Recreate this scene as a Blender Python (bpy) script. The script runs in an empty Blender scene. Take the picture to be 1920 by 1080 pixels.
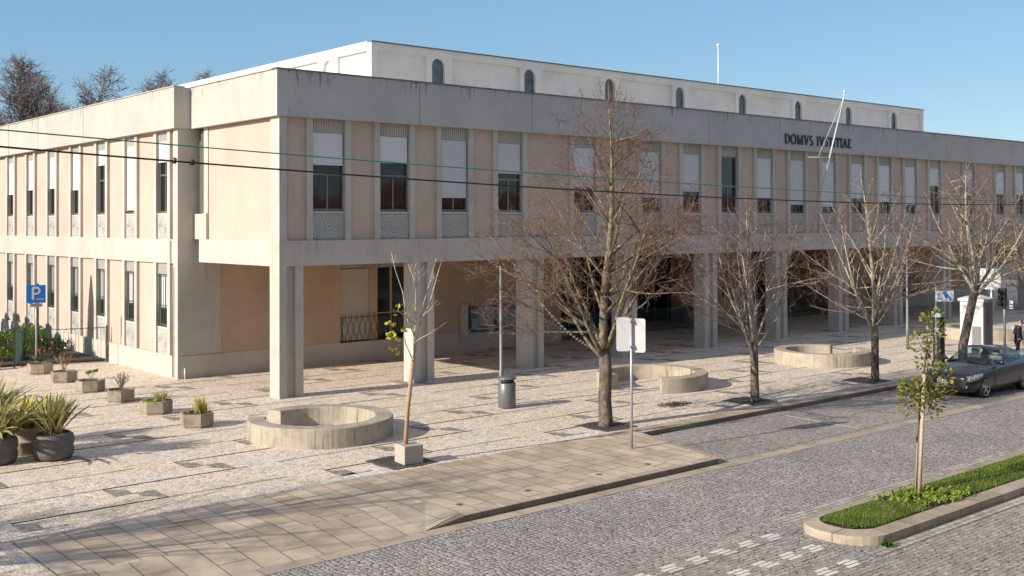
import bpy, bmesh, math, random
from mathutils import Vector, Matrix, Quaternion
R_ = math.radians
scene = bpy.context.scene
COL = scene.collection

# ------------------------------------------------------------------ camera
FPX = 2050.15; YAW = R_(49.49); TILT = R_(0.6056); ROLL = R_(-0.1913)
F0 = Vector((math.cos(YAW), math.sin(YAW), 0)); R0 = Vector((math.sin(YAW), -math.cos(YAW), 0)); U0 = Vector((0, 0, 1))
FW = F0*math.cos(TILT) + U0*math.sin(TILT); UP = U0*math.cos(TILT) - F0*math.sin(TILT)
RT = R0*math.cos(ROLL) + UP*math.sin(ROLL); UP2 = UP*math.cos(ROLL) - R0*math.sin(ROLL)
cam_d = bpy.data.cameras.new('camera'); cam = bpy.data.objects.new('camera', cam_d); COL.objects.link(cam)
cam_d.sensor_width = 36; cam_d.lens = FPX/1920*36; cam_d.shift_y = -(540-395.77)/1920
cam_d.clip_end = 2000; cam_d.clip_start = 0.1
cam.matrix_world = Matrix(((RT.x, UP2.x, -FW.x, 0), (RT.y, UP2.y, -FW.y, 0), (RT.z, UP2.z, -FW.z, 6.0), (0, 0, 0, 1)))
scene.camera = cam

# ------------------------------------------------------------------ light
SUN_EL = 23.8; SHADOW_AZ = -7.4            # shadows run along this azimuth (from +X)
SUN_AZ = 180 + SHADOW_AZ                   # the sun itself stands there
world = bpy.data.worlds.new('World'); scene.world = world; world.use_nodes = True
wn = world.node_tree.nodes; wl = world.node_tree.links
sky = wn.new('ShaderNodeTexSky'); sky.sky_type = 'NISHITA'; sky.sun_disc = False
sky.sun_elevation = R_(SUN_EL); sky.sun_rotation = R_(90-SUN_AZ)
sky.air_density = 1.0; sky.dust_density = 0.05; sky.ozone_density = 2.6; sky.altitude = 50
# clear winter sky: Nishita plus a blue veil against horizon burn-out, with a neutral unseen zenith added as warmer fill
sk_mul = wn.new('ShaderNodeVectorMath'); sk_mul.operation = 'MULTIPLY_ADD'; wl.new(sky.outputs[0], sk_mul.inputs[0])
sk_mul.inputs[1].default_value = (0.46, 0.45, 0.42)
sk_tc = wn.new('ShaderNodeTexCoord'); sk_sp = wn.new('ShaderNodeSeparateXYZ'); wl.new(sk_tc.outputs['Generated'], sk_sp.inputs[0])
sk_rp = wn.new('ShaderNodeValToRGB'); wl.new(sk_sp.outputs['Z'], sk_rp.inputs[0]); se = sk_rp.color_ramp.elements
se[0].position = 0.22; se[0].color = (0.052/0.3, 0.113/0.3, 0.190/0.3, 1); se[1].position = 0.55; se[1].color = (0.142/0.3, 0.148/0.3, 0.182/0.3, 1)
sk_sc = wn.new('ShaderNodeVectorMath'); sk_sc.operation = 'SCALE'; sk_sc.inputs['Scale'].default_value = 0.3/0.075
wl.new(sk_rp.outputs[0], sk_sc.inputs[0]); wl.new(sk_sc.outputs[0], sk_mul.inputs[2])
wl.new(sk_mul.outputs[0], wn['Background'].inputs[0]); wn['Background'].inputs[1].default_value = 0.075
sun_d = bpy.data.lights.new('sun', 'SUN'); sun = bpy.data.objects.new('sun', sun_d); COL.objects.link(sun)
sun_d.energy = 3.3; sun_d.angle = R_(0.55); sun_d.color = (1.0, 0.915, 0.81)
sd = Vector((math.cos(R_(SUN_AZ))*math.cos(R_(SUN_EL)), math.sin(R_(SUN_AZ))*math.cos(R_(SUN_EL)), math.sin(R_(SUN_EL))))
sun.rotation_euler = sd.to_track_quat('Z', 'Y').to_euler()
vs = scene.view_settings; vs.view_transform = 'Standard'; vs.look = 'None'; vs.gamma = 1.0; vs.exposure = 1.0
vs.use_curve_mapping = False

# ------------------------------------------------------------------ materials
def lin(c): return tuple(c) + (1,) if len(c) == 3 else c
def new_mat(name):
    m = bpy.data.materials.new(name); m.use_nodes = True
    return m, m.node_tree.nodes, m.node_tree.links, m.node_tree.nodes['Principled BSDF']
def mapping(n, l, scale=(1, 1, 1), rot=(0, 0, 0), loc=(0, 0, 0), coord='Object'):
    tc = n.new('ShaderNodeTexCoord'); mp = n.new('ShaderNodeMapping')
    mp.inputs['Scale'].default_value = scale; mp.inputs['Rotation'].default_value = rot; mp.inputs['Location'].default_value = loc
    if coord == 'World': tc = n.new('ShaderNodeNewGeometry'); coord = 'Position'
    l.new(tc.outputs[coord], mp.inputs[0]); return mp.outputs[0]
def noise(n, l, vec, scale, detail=4, rough=0.6):
    t = n.new('ShaderNodeTexNoise'); t.inputs['Scale'].default_value = scale; t.inputs['Detail'].default_value = detail
    t.inputs['Roughness'].default_value = rough
    if vec: l.new(vec, t.inputs['Vector'])
    return t.outputs[0]
def ramp(n, l, fac, stops):
    r = n.new('ShaderNodeValToRGB'); e = r.color_ramp.elements
    e[0].position = stops[0][0]; e[0].color = lin(stops[0][1]); e[1].position = stops[-1][0]; e[1].color = lin(stops[-1][1])
    for p, c in stops[1:-1]:
        q = e.new(p); q.color = lin(c)
    l.new(fac, r.inputs[0]); return r.outputs[0]
def mix(n, l, a, b, fac, mode='MIX'):
    m = n.new('ShaderNodeMix'); m.data_type = 'RGBA'; m.blend_type = mode
    for k, s in ((6, a), (7, b)):
        if isinstance(s, tuple): m.inputs[k].default_value = lin(s)
        else: l.new(s, m.inputs[k])
    if isinstance(fac, (int, float)): m.inputs[0].default_value = fac
    else: l.new(fac, m.inputs[0])
    return m.outputs[2]
def bump(n, l, h, b, strength=0.3, dist=0.02):
    bp = n.new('ShaderNodeBump'); bp.inputs['Strength'].default_value = strength; bp.inputs['Distance'].default_value = dist
    l.new(h, bp.inputs['Height']); l.new(bp.outputs[0], b.inputs['Normal'])
def W(c): return (c, c, c)

def simple(name, col, rough=0.6, metal=0.0, var=0.12, scale=8, coat=0.0, spec=0.5):
    m, n, l, b = new_mat(name)
    v = mapping(n, l); f = noise(n, l, v, scale, 5)
    c = ramp(n, l, f, [(0.3, tuple(x*(1-var) for x in col)), (0.7, tuple(min(1, x*(1+var)) for x in col))])
    l.new(c, b.inputs['Base Color']); b.inputs['Roughness'].default_value = rough; b.inputs['Metallic'].default_value = metal
    b.inputs['Coat Weight'].default_value = coat; b.inputs['Specular IOR Level'].default_value = spec
    return m
def plaster(name, col, stain=(0.10, 0.10, 0.09), amt=0.5, streak=0.5, rough=0.85, mott=0.12, low=0.52, msc=0.45, ssc=1.0, drip=None):
    """render / concrete with blotches and vertical run marks"""
    m, n, l, b = new_mat(name)
    v = mapping(n, l, coord='World')
    big = noise(n, l, v, 0.55 if msc < 1 else 2.2, 5, 0.65)
    c = ramp(n, l, big, [(0.3, tuple(x*(1-mott) for x in col)), (0.7, tuple(min(1, x*(1+mott*0.6)) for x in col))])
    fine = noise(n, l, v, 14, 6, 0.7)
    c = mix(n, l, c, ramp(n, l, fine, [(0.3, W(0.82)), (0.7, W(1.0))]), 0.5, 'MULTIPLY')
    vst = mapping(n, l, coord='World', scale=(5.5*ssc, 5.5*ssc, 0.28*ssc))
    st = noise(n, l, vst, 1.6, 5, 0.75)
    vb = mapping(n, l, coord='World', loc=(7, 3, 1)); msk = noise(n, l, vb, msc, 3)
    s = ramp(n, l, st, [(low, W(0)), (low+0.2, W(1))]); k = ramp(n, l, msk, [(0.45, W(0)), (0.68, W(1))])
    mm = n.new('ShaderNodeMath'); mm.operation = 'MULTIPLY'; l.new(s, mm.inputs[0]); l.new(k, mm.inputs[1])
    m2 = n.new('ShaderNodeMath'); m2.operation = 'MULTIPLY'; l.new(mm.outputs[0], m2.inputs[0]); m2.inputs[1].default_value = streak*amt
    c = mix(n, l, c, stain, m2.outputs[0])
    if drip:      # run-off marks hanging from the top edge
        sx = n.new('ShaderNodeSeparateXYZ'); gg = n.new('ShaderNodeNewGeometry'); l.new(gg.outputs['Position'], sx.inputs[0])
        mr = n.new('ShaderNodeMapRange'); mr.inputs['From Min'].default_value = drip[0]; mr.inputs['From Max'].default_value = drip[1]; l.new(sx.outputs[2], mr.inputs[0])
        dn = noise(n, l, mapping(n, l, coord='World', scale=(9, 9, .5)), 1.5, 4, .6); dm = noise(n, l, mapping(n, l, coord='World', loc=(1, 2, 3)), .7, 3)
        a1 = n.new('ShaderNodeMath'); a1.operation = 'MULTIPLY_ADD'; l.new(mr.outputs[0], a1.inputs[0]); a1.inputs[1].default_value = .16; l.new(dn, a1.inputs[2])
        a2 = n.new('ShaderNodeMath'); a2.operation = 'MULTIPLY'; l.new(ramp(n, l, a1.outputs[0], [(.665, W(0)), (.77, W(.65))]), a2.inputs[0]); l.new(ramp(n, l, dm, [(.47, W(0)), (.6, W(1))]), a2.inputs[1])
        c = mix(n, l, c, stain, a2.outputs[0])
    sp = noise(n, l, mapping(n, l, coord='World', loc=(2, 9, 4), scale=(1, 1, .55)), 2.6, 9, 0.78)
    c = mix(n, l, c, stain, mix(n, l, W(0), ramp(n, l, sp, [(0.60, W(0)), (0.74, W(0.55))]), min(1.0, amt)))
    l.new(c, b.inputs['Base Color']); b.inputs['Roughness'].default_value = rough; b.inputs['Specular IOR Level'].default_value = 0.25
    bump(n, l, fine, b, 0.25, 0.01)
    return m

M = {}
M['concrete'] = plaster('pale_concrete', (0.53, 0.485, 0.42), amt=.8, streak=.7, low=.5)
M['fascia_grey'] = plaster('weathered_fascia', (0.49, 0.465, 0.44), stain=(0.05, 0.055, 0.06), amt=1.0, streak=.75, low=0.56, ssc=1.5, drip=(10.3, 11.27))
M['fascia_white'] = plaster('painted_fascia', (0.485, 0.45, 0.395), stain=(0.12, 0.11, 0.10), amt=1.0, streak=.8, low=0.57, ssc=1.5, drip=(10.3, 11.27))
M['penthouse'] = plaster('white_paint', (0.80, 0.76, 0.69), amt=0.25)
M['pink'] = plaster('pink_render', (0.56, 0.43, 0.345), stain=(0.36, 0.24, 0.17), amt=0.9, low=0.45, mott=0.10)
M['pink_in'] = plaster('porch_render', (0.55, 0.40, 0.29), stain=(0.30, 0.2, 0.14), amt=0.5, low=0.45)
M['plinth'] = plaster('plinth_render', (0.56, 0.50, 0.42), stain=(0.13, 0.12, 0.10), amt=0.8, low=0.5)
M['relief'] = plaster('relief_concrete', (0.54, 0.52, 0.475), amt=0.2)
M['coping'] = simple('zinc_coping', (0.13, 0.145, 0.15), 0.5, 0.3)
M['bench'] = plaster('bench_concrete', (0.44, 0.385, 0.30), stain=(0.09, 0.08, 0.045), amt=1.3, streak=0.85, low=0.45, msc=1.1, ssc=1.6, mott=.2)
M['planter'] = plaster('mossy_concrete', (0.34, 0.285, 0.21), stain=(0.07, 0.06, 0.035), amt=1.2, streak=0.8, low=0.44, mott=0.35, msc=2.5, ssc=1.8)
M['granite'] = simple('granite_block', (0.40, 0.355, 0.30), 0.8, var=0.2, scale=40)
M['blind'] = simple('white_roller_blind', (0.66, 0.64, 0.64), 0.45, var=0.03)
M['blind_cream'] = simple('cream_roller_blind', (0.58, 0.53, 0.45), 0.5, var=0.04)
M['frame'] = simple('bronze_window_frame', (0.20, 0.175, 0.15), 0.4, 0.3)
M['frame_tan'] = simple('tan_window_frame', (0.46, 0.33, 0.21), 0.5)
M['iron'] = simple('black_iron', (0.02, 0.02, 0.022), 0.5, 0.4)
M['green_iron'] = simple('green_iron', (0.03, 0.075, 0.06), 0.5, 0.2)
M['steel'] = simple('galvanised_steel', (0.42, 0.43, 0.43), 0.45, 0.5)
M['grey_paint'] = simple('grey_metal_paint', (0.20, 0.20, 0.195), 0.45, 0.2)
M['bin'] = simple('bin_metal', (0.16, 0.16, 0.16), 0.45, 0.3, var=0.06)
M['black'] = simple('black_plastic', (0.012, 0.012, 0.013), 0.5)
M['white'] = simple('white_enamel', (0.56, 0.56, 0.555), 0.35, var=0.03)
M['blue'] = simple('sign_blue', (0.01, 0.16, 0.56), 0.35, var=0.03)
M['letters'] = simple('dark_bronze_letters', (0.035, 0.04, 0.045), 0.5)
M['soil'] = simple('soil', (0.07, 0.05, 0.035), 0.95, var=0.4, scale=30)
M['teal'] = simple('teal_frame', (0.03, 0.085, 0.095), 0.45)
M['paper'] = simple('notice_paper', (0.32, 0.38, 0.38), 0.7, var=0.25, scale=3)
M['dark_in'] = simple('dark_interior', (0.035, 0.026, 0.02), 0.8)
M['wood'] = simple('stake_wood', (0.45, 0.34, 0.24), 0.8, var=0.25, scale=20)
M['sleeve'] = simple('tree_sleeve', (0.38, 0.24, 0.15), 0.8, var=0.2, scale=14)
M['green_cable'] = simple('green_cable', (0.02, 0.26, 0.20), 0.6)
M['roof_tile'] = simple('roof_gravel', (0.62, 0.56, 0.48), 0.9)
M['terracotta'] = simple('terracotta_roof', (0.35, 0.15, 0.08), 0.9)
M['house'] = plaster('house_render', (0.55, 0.53, 0.48), amt=0.3)
M['house_dark'] = plaster('house_stone', (0.36, 0.32, 0.27), amt=0.3)
M['orange'] = simple('orange_spray', (0.75, 0.16, 0.05), 0.8)
M['pot_dark'] = simple('dark_grey_pot', (0.115, 0.105, 0.095), 0.7, var=0.25, scale=6)
M['pot_pale'] = simple('pale_stone_pot', (0.42, 0.34, 0.25), 0.8, var=0.15)
M['skin'] = simple('skin', (0.46, 0.24, 0.17), 0.55)
M['hair'] = simple('grey_hair', (0.28, 0.27, 0.26), 0.8, var=0.3, scale=60)
M['navy'] = simple('navy_cloth', (0.012, 0.014, 0.03), 0.9)
M['trouser'] = simple('dark_cloth', (0.01, 0.01, 0.014), 0.9)
M['shirt'] = simple('pale_shirt', (0.6, 0.58, 0.52), 0.8)
M['tyre'] = simple('tyre_rubber', (0.016, 0.016, 0.016), 0.8)
M['alloy'] = simple('alloy', (0.55, 0.55, 0.57), 0.3, 0.8)
M['amber'] = simple('amber_lens', (0.7, 0.25, 0.04), 0.3)
M['plate_yellow'] = simple('plate_yellow', (0.85, 0.45, 0.02), 0.4)
M['red_print'] = simple('red_print', (0.45, 0.04, 0.03), 0.6)

def vary(m, lo=.84, hi=1.03):      # a slightly different tone on every object
    n, l = m.node_tree.nodes, m.node_tree.links; b = n['Principled BSDF']; src = b.inputs['Base Color'].links[0].from_socket
    oi = n.new('ShaderNodeObjectInfo'); mr = n.new('ShaderNodeMapRange'); mr.inputs['To Min'].default_value = lo; mr.inputs['To Max'].default_value = hi; l.new(oi.outputs['Random'], mr.inputs[0])
    l.new(mix(n, l, src, mr.outputs[0], 1.0, 'MULTIPLY'), b.inputs['Base Color'])
vary(M['blind']); vary(M['frame'], .7, 1.2)
def glass_mat(name, col=(0.012, 0.014, 0.016), rough=0.06):
    m, n, l, b = new_mat(name)
    v = mapping(n, l, coord='World'); f = noise(n, l, v, 1.6, 5)
    l.new(ramp(n, l, f, [(0.35, tuple(x*0.4 for x in col)), (0.7, tuple(x*1.6 for x in col))]), b.inputs['Base Color'])
    b.inputs['Roughness'].default_value = rough; b.inputs['IOR'].default_value = 1.5
    return m
M['glass'] = glass_mat('window_glass')
M['glass_blue'] = glass_mat('arch_glass', (0.10, 0.12, 0.14), 0.2)
def car_glass():
    m, n, l, b = new_mat('car_glass')
    tr = n.new('ShaderNodeBsdfTransparent'); tr.inputs[0].default_value = (0.62, 0.74, 0.70, 1)
    gl = n.new('ShaderNodeBsdfGlossy'); gl.inputs['Roughness'].default_value = 0.02
    fr = n.new('ShaderNodeFresnel'); ge = n.new('ShaderNodeNewGeometry'); mr = n.new('ShaderNodeMapRange')
    mr.inputs['To Min'].default_value = 1.5; mr.inputs['To Max'].default_value = 1/1.5; l.new(ge.outputs['Backfacing'], mr.inputs['Value']); l.new(mr.outputs[0], fr.inputs[0])
    ms = n.new('ShaderNodeMixShader'); l.new(fr.outputs[0], ms.inputs[0]); l.new(tr.outputs[0], ms.inputs[1]); l.new(gl.outputs[0], ms.inputs[2])
    l.new(ms.outputs[0], n['Material Output'].inputs[0]); n.remove(b)
    return m
M['car_glass'] = car_glass()
def paint(name, col, flake=0.3):
    m, n, l, b = new_mat(name)
    b.inputs['Base Color'].default_value = lin(col); b.inputs['Metallic'].default_value = 0.1
    b.inputs['Roughness'].default_value = 0.3; b.inputs['Coat Weight'].default_value = 1.0; b.inputs['Coat Roughness'].default_value = 0.03
    v = mapping(n, l); f = noise(n, l, v, 3, 5)
    l.new(ramp(n, l, f, [(0.4, tuple(x for x in col)), (0.75, tuple(x*1.3+0.002 for x in col))]), b.inputs['Base Color'])
    return m
M['car_black'] = paint('black_car_paint', (0.010, 0.009, 0.009))
M['car_silver'] = paint('champagne_car_paint', (0.42, 0.40, 0.35))
def lens():
    m, n, l, b = new_mat('headlight_lens'); b.inputs['Base Color'].default_value = (0.55, 0.57, 0.6, 1)
    b.inputs['Metallic'].default_value = 0.7; b.inputs['Roughness'].default_value = 0.12; b.inputs['Coat Weight'].default_value = 1
    v = mapping(n, l); f = noise(n, l, v, 18, 2)
    l.new(ramp(n, l, f, [(0.4, W(0.2)), (0.6, W(0.75))]), b.inputs['Base Color'])
    return m
M['lens'] = lens()

def bark(name, base, light, dark):
    m, n, l, b = new_mat(name)
    v = mapping(n, l, scale=(1, 1, 0.6)); f = noise(n, l, v, 9, 6, 0.7)
    c = ramp(n, l, f, [(0.32, dark), (0.5, base), (0.66, light)])
    l.new(c, b.inputs['Base Color']); b.inputs['Roughness'].default_value = 0.9
    bump(n, l, noise(n, l, mapping(n, l, scale=(1, 1, 0.25)), 40, 4), b, 0.6, 0.02)
    return m
M['bark'] = bark('lichen_bark', (0.15, 0.115, 0.08), (0.36, 0.31, 0.16), (0.05, 0.04, 0.03))
M['bark_trunk'] = bark('trunk_bark', (0.11, 0.085, 0.063), (0.22, 0.18, 0.135), (0.035, 0.028, 0.02))
M['bark_pale'] = bark('pale_lichen_bark', (0.30, 0.275, 0.21), (0.50, 0.47, 0.36), (0.09, 0.075, 0.055))
M['twig'] = bark('red_twigs', (0.155, 0.085, 0.062), (0.26, 0.14, 0.10), (0.075, 0.045, 0.035))
M['twig_grey'] = bark('grey_twigs', (0.18, 0.145, 0.135), (0.26, 0.20, 0.18), (0.10, 0.08, 0.075))
M['stem'] = bark('sapling_bark', (0.46, 0.40, 0.33), (0.62, 0.56, 0.48), (0.24, 0.19, 0.14))
def leaf(name, c1, c2, c3, scale=5):
    m, n, l, b = new_mat(name)
    v = mapping(n, l); f = noise(n, l, v, scale, 3, 0.8)
    l.new(ramp(n, l, f, [(0.3, c1), (0.5, c2), (0.7, c3)]), b.inputs['Base Color']); b.inputs['Roughness'].default_value = 0.5
    b.inputs['Specular IOR Level'].default_value = 0.35
    t = n.new('ShaderNodeBsdfTranslucent'); l.new(b.inputs['Base Color'].links[0].from_socket, t.inputs[0])
    ms = n.new('ShaderNodeMixShader'); ms.inputs[0].default_value = 0.25
    o = n['Material Output']; l.new(b.outputs[0], ms.inputs[1]); l.new(t.outputs[0], ms.inputs[2]); l.new(ms.outputs[0], o.inputs[0])
    return m
M['grass'] = leaf('lawn_grass', (0.075, 0.12, 0.02), (0.13, 0.19, 0.03), (0.23, 0.24, 0.06), 2.5)
M['leaf_yellow'] = leaf('yellow_leaf', (0.30, 0.33, 0.04), (0.45, 0.42, 0.05), (0.55, 0.40, 0.05))
M['leaf_photinia'] = leaf('photinia_leaf', (0.07, 0.11, 0.02), (0.18, 0.21, 0.045), (0.33, 0.15, 0.06), 7)
M['leaf_flax'] = leaf('flax_leaf', (0.16, 0.17, 0.05), (0.38, 0.36, 0.14), (0.60, 0.52, 0.24), 9)
M['leaf_flax2'] = leaf('yellow_flax_leaf', (0.30, 0.25, 0.05), (0.50, 0.42, 0.08), (0.62, 0.52, 0.18), 9)
M['leaf_dark'] = leaf('shrub_leaf', (0.025, 0.055, 0.012), (0.05, 0.10, 0.02), (0.11, 0.16, 0.03), 3)
M['leaf_bright'] = leaf('bright_leaf', (0.10, 0.16, 0.02), (0.22, 0.30, 0.04), (0.38, 0.38, 0.08), 8)
M['leaf_rust'] = leaf('rust_leaf', (0.16, 0.10, 0.03), (0.30, 0.17, 0.05), (0.25, 0.25, 0.08), 8)
M['petal'] = simple('pink_petals', (0.65, 0.16, 0.16), 0.6, var=0.3, scale=30)
M['cypress'] = leaf('cypress_leaf', (0.015, 0.03, 0.01), (0.03, 0.055, 0.015), (0.05, 0.08, 0.02))

def cobble_plaza():
    m, n, l, b = new_mat('mosaic_cobbles')
    v = mapping(n, l)
    vo = n.new('ShaderNodeTexVoronoi'); vo.inputs['Scale'].default_value = 11; l.new(v, vo.inputs['Vector']); vo.voronoi_dimensions = '2D'
    ve = n.new('ShaderNodeTexVoronoi'); ve.feature = 'DISTANCE_TO_EDGE'; ve.voronoi_dimensions = '2D'; ve.inputs['Scale'].default_value = 11; l.new(v, ve.inputs['Vector'])
    sep = n.new('ShaderNodeSeparateColor'); l.new(vo.outputs['Color'], sep.inputs[0])
    stone = ramp(n, l, sep.outputs[0], [(0.0, (0.50, 0.44, 0.375)), (0.2, (0.72, 0.655, 0.58)), (0.6, (0.83, 0.765, 0.69)), (1.0, (0.89, 0.84, 0.775))])
    tint = ramp(n, l, noise(n, l, v, 0.5, 4), [(0.36, (1.0, 0.92, 0.74)), (0.5, (1.05, 0.94, 0.83)), (0.64, (1.0, 0.95, 0.90))])
    c = mix(n, l, stone, tint, 0.9, 'MULTIPLY')
    dirt = ramp(n, l, noise(n, l, v, 1.3, 6, 0.7), [(0.35, W(0.82)), (0.6, W(1.0))])
    c = mix(n, l, c, dirt, 0.8, 'MULTIPLY')
    j = ramp(n, l, ve.outputs['Distance'], [(0.015, W(0)), (0.085, W(1))])
    c = mix(n, l, (0.30, 0.24, 0.18), c, j)
    l.new(c, b.inputs['Base Color']); b.inputs['Roughness'].default_value = 0.8; b.inputs['Specular IOR Level'].default_value = 0.3
    bump(n, l, j, b, 0.6, 0.02)
    return m
M['plaza'] = cobble_plaza()
def cobble_dark(name, c1, c2):
    m, n, l, b = new_mat(name); v = mapping(n, l)
    vo = n.new('ShaderNodeTexVoronoi'); vo.inputs['Scale'].default_value = 13; vo.voronoi_dimensions = '2D'; l.new(v, vo.inputs['Vector'])
    sep = n.new('ShaderNodeSeparateColor'); l.new(vo.outputs['Color'], sep.inputs[0])
    c = ramp(n, l, sep.outputs[0], [(0.1, c1), (0.9, c2)])
    l.new(c, b.inputs['Base Color']); b.inputs['Roughness'].default_value = 0.85
    return m
M['inlay'] = cobble_dark('grey_limestone_inlay', (0.16, 0.14, 0.11), (0.33, 0.295, 0.245))
M['white_inlay'] = cobble_dark('white_limestone_edge', (0.5, 0.44, 0.37), (0.78, 0.70, 0.61))
def setts(name, w=0.13, h=0.11, tint=(1, 1, 1), rot=0.0, wob=0.10):
    m, n, l, b = new_mat(name)
    v = mapping(n, l, rot=(0, 0, rot))
    nz = n.new('ShaderNodeTexNoise'); nz.inputs['Scale'].default_value = 0.8; nz.inputs['Detail'].default_value = 5; l.new(v, nz.inputs['Vector'])
    sub = n.new('ShaderNodeVectorMath'); sub.operation = 'SUBTRACT'; sub.inputs[1].default_value = (0.5, 0.5, 0.5); l.new(nz.outputs['Color'], sub.inputs[0])
    sc = n.new('ShaderNodeVectorMath'); sc.operation = 'SCALE'; sc.inputs['Scale'].default_value = wob*4; l.new(sub.outputs[0], sc.inputs[0])
    nz2 = n.new('ShaderNodeTexNoise'); nz2.inputs['Scale'].default_value = 11; nz2.inputs['Detail'].default_value = 2; l.new(v, nz2.inputs['Vector'])
    sub2 = n.new('ShaderNodeVectorMath'); sub2.operation = 'SUBTRACT'; sub2.inputs[1].default_value = (0.5, 0.5, 0.5); l.new(nz2.outputs['Color'], sub2.inputs[0])
    sc2 = n.new('ShaderNodeVectorMath'); sc2.operation = 'SCALE'; sc2.inputs['Scale'].default_value = 0.15; l.new(sub2.outputs[0], sc2.inputs[0])
    ad = n.new('ShaderNodeVectorMath'); ad.operation = 'ADD'; l.new(v, ad.inputs[0]); l.new(sc.outputs[0], ad.inputs[1])
    ad2 = n.new('ShaderNodeVectorMath'); ad2.operation = 'ADD'; l.new(ad.outputs[0], ad2.inputs[0]); l.new(sc2.outputs[0], ad2.inputs[1])
    br = n.new('ShaderNodeTexBrick'); l.new(ad2.outputs[0], br.inputs['Vector']); br.inputs['Scale'].default_value = 1
    br.inputs['Brick Width'].default_value = w; br.inputs['Row Height'].default_value = h; br.inputs['Mortar Size'].default_value = 0.011
    br.inputs['Mortar Smooth'].default_value = 0.5; br.inputs['Bias'].default_value = 0.0
    br.inputs['Color1'].default_value = lin(tuple(0.27*t for t in tint)); br.inputs['Color2'].default_value = lin(tuple(0.42*t for t in tint))
    br.inputs['Mortar'].default_value = (0.035, 0.03, 0.024, 1)
    patch = ramp(n, l, noise(n, l, v, 0.35, 6, 0.65), [(0.35, (0.80, 0.80, 0.81)), (0.65, (1.08, 1.05, 1.0))])
    jn = ramp(n, l, noise(n, l, mapping(n, l, loc=(3, 5, 0)), 5.5, 2), [(0.42, W(1)), (0.58, W(0))])
    jb = mix(n, l, br.outputs['Color'], lin((0.27*tint[0], 0.26*tint[1], 0.245*tint[2])), jn)
    bc = mix(n, l, br.outputs['Color'], jb, br.outputs['Fac'])
    c = mix(n, l, bc, patch, 0.9, 'MULTIPLY')
    gr = ramp(n, l, noise(n, l, v, 28, 3), [(0.3, W(0.7)), (0.7, W(1.15))])
    c = mix(n, l, c, gr, 0.7, 'MULTIPLY')
    l.new(c, b.inputs['Base Color']); b.inputs['Roughness'].default_value = 0.75
    inv = n.new('ShaderNodeMath'); inv.operation = 'SUBTRACT'; inv.inputs[0].default_value = 1; l.new(br.outputs['Fac'], inv.inputs[1])
    bump(n, l, inv.outputs[0], b, 0.7, 0.02)
    return m
def jitter_setts(name, sx, sy, tint, rnd=0.62, wob=.35, row=True):
    """hand-laid stones: a jittered grid of cells in wavy rows, joints open unevenly"""
    m, n, l, b = new_mat(name); v = mapping(n, l, scale=(sx, sy, 1))
    nz = n.new('ShaderNodeTexNoise'); nz.inputs['Scale'].default_value = .11; nz.inputs['Detail'].default_value = 3; l.new(v, nz.inputs['Vector'])
    sub = n.new('ShaderNodeVectorMath'); sub.operation = 'SUBTRACT'; sub.inputs[1].default_value = (0.5, 0.5, 0.5); l.new(nz.outputs['Color'], sub.inputs[0])
    sc = n.new('ShaderNodeVectorMath'); sc.operation = 'SCALE'; sc.inputs['Scale'].default_value = wob*12; l.new(sub.outputs[0], sc.inputs[0])
    ad = n.new('ShaderNodeVectorMath'); ad.operation = 'ADD'; l.new(v, ad.inputs[0]); l.new(sc.outputs[0], ad.inputs[1])
    vo = n.new('ShaderNodeTexVoronoi'); ve = n.new('ShaderNodeTexVoronoi'); ve.feature = 'DISTANCE_TO_EDGE'
    for q in (vo, ve):
        q.voronoi_dimensions = '2D'; q.inputs['Scale'].default_value = 1; q.inputs['Randomness'].default_value = rnd; l.new(ad.outputs[0], q.inputs['Vector'])
    sep = n.new('ShaderNodeSeparateColor'); l.new(vo.outputs['Color'], sep.inputs[0])
    T = lambda c: tuple(c*t for t in tint)
    stone = ramp(n, l, sep.outputs[0], [(0.0, T(.28)), (.3, T(.325)), (.7, T(.36)), (1.0, T(.42))])
    patch = ramp(n, l, noise(n, l, mapping(n, l), 0.3, 6, 0.65), [(0.36, (0.80, 0.80, 0.81)), (0.64, (1.10, 1.07, 1.03))])
    c = mix(n, l, stone, patch, 0.9, 'MULTIPLY')
    c = mix(n, l, c, ramp(n, l, noise(n, l, mapping(n, l), 26, 3), [(0.3, W(0.78)), (0.7, W(1.12))]), 0.7, 'MULTIPLY')
    # joint opening: narrow and filled in places, wide and dark in others
    jo = n.new('ShaderNodeMath'); jo.operation = 'MULTIPLY_ADD'; l.new(noise(n, l, mapping(n, l, loc=(3, 5, 0)), 7, 2), jo.inputs[0]); jo.inputs[1].default_value = -.42; l.new(ve.outputs['Distance'], jo.inputs[2])
    j = ramp(n, l, jo.outputs[0], [(0.0, W(0)), (.001, W(0))]); jr = j.node.color_ramp.elements; jr[0].position = 0.0; jr[1].position = 0.06; jr[1].color = (1, 1, 1, 1)
    sh = n.new('ShaderNodeMath'); sh.operation = 'ADD'; l.new(jo.outputs[0], sh.inputs[0]); sh.inputs[1].default_value = .185; l.new(sh.outputs[0], j.node.inputs[0])
    c = mix(n, l, (0.055, 0.046, 0.036), c, j)
    l.new(c, b.inputs['Base Color']); b.inputs['Roughness'].default_value = 0.75
    dm = n.new('ShaderNodeMath'); dm.operation = 'MINIMUM'; l.new(ve.outputs['Distance'], dm.inputs[0]); dm.inputs[1].default_value = .22
    bump(n, l, dm.outputs[0], b, 0.9, 0.05)
    return m
M['road'] = setts('granite_setts', 0.14, 0.115, (1.13, 0.99, 0.87), rot=R_(90))
M['parking'] = setts('parking_setts', 0.12, 0.105, (1.18, 1.05, 0.92), rot=R_(90), wob=0.05)
M['cross'] = setts('crossing_setts', 0.22, 0.11, (1.12, 1.0, 0.86), wob=0.01)
M['road'] = jitter_setts('laid_granite_setts', 8.6, 7.6, (1.10, 1.0, .91), rnd=.4)
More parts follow.
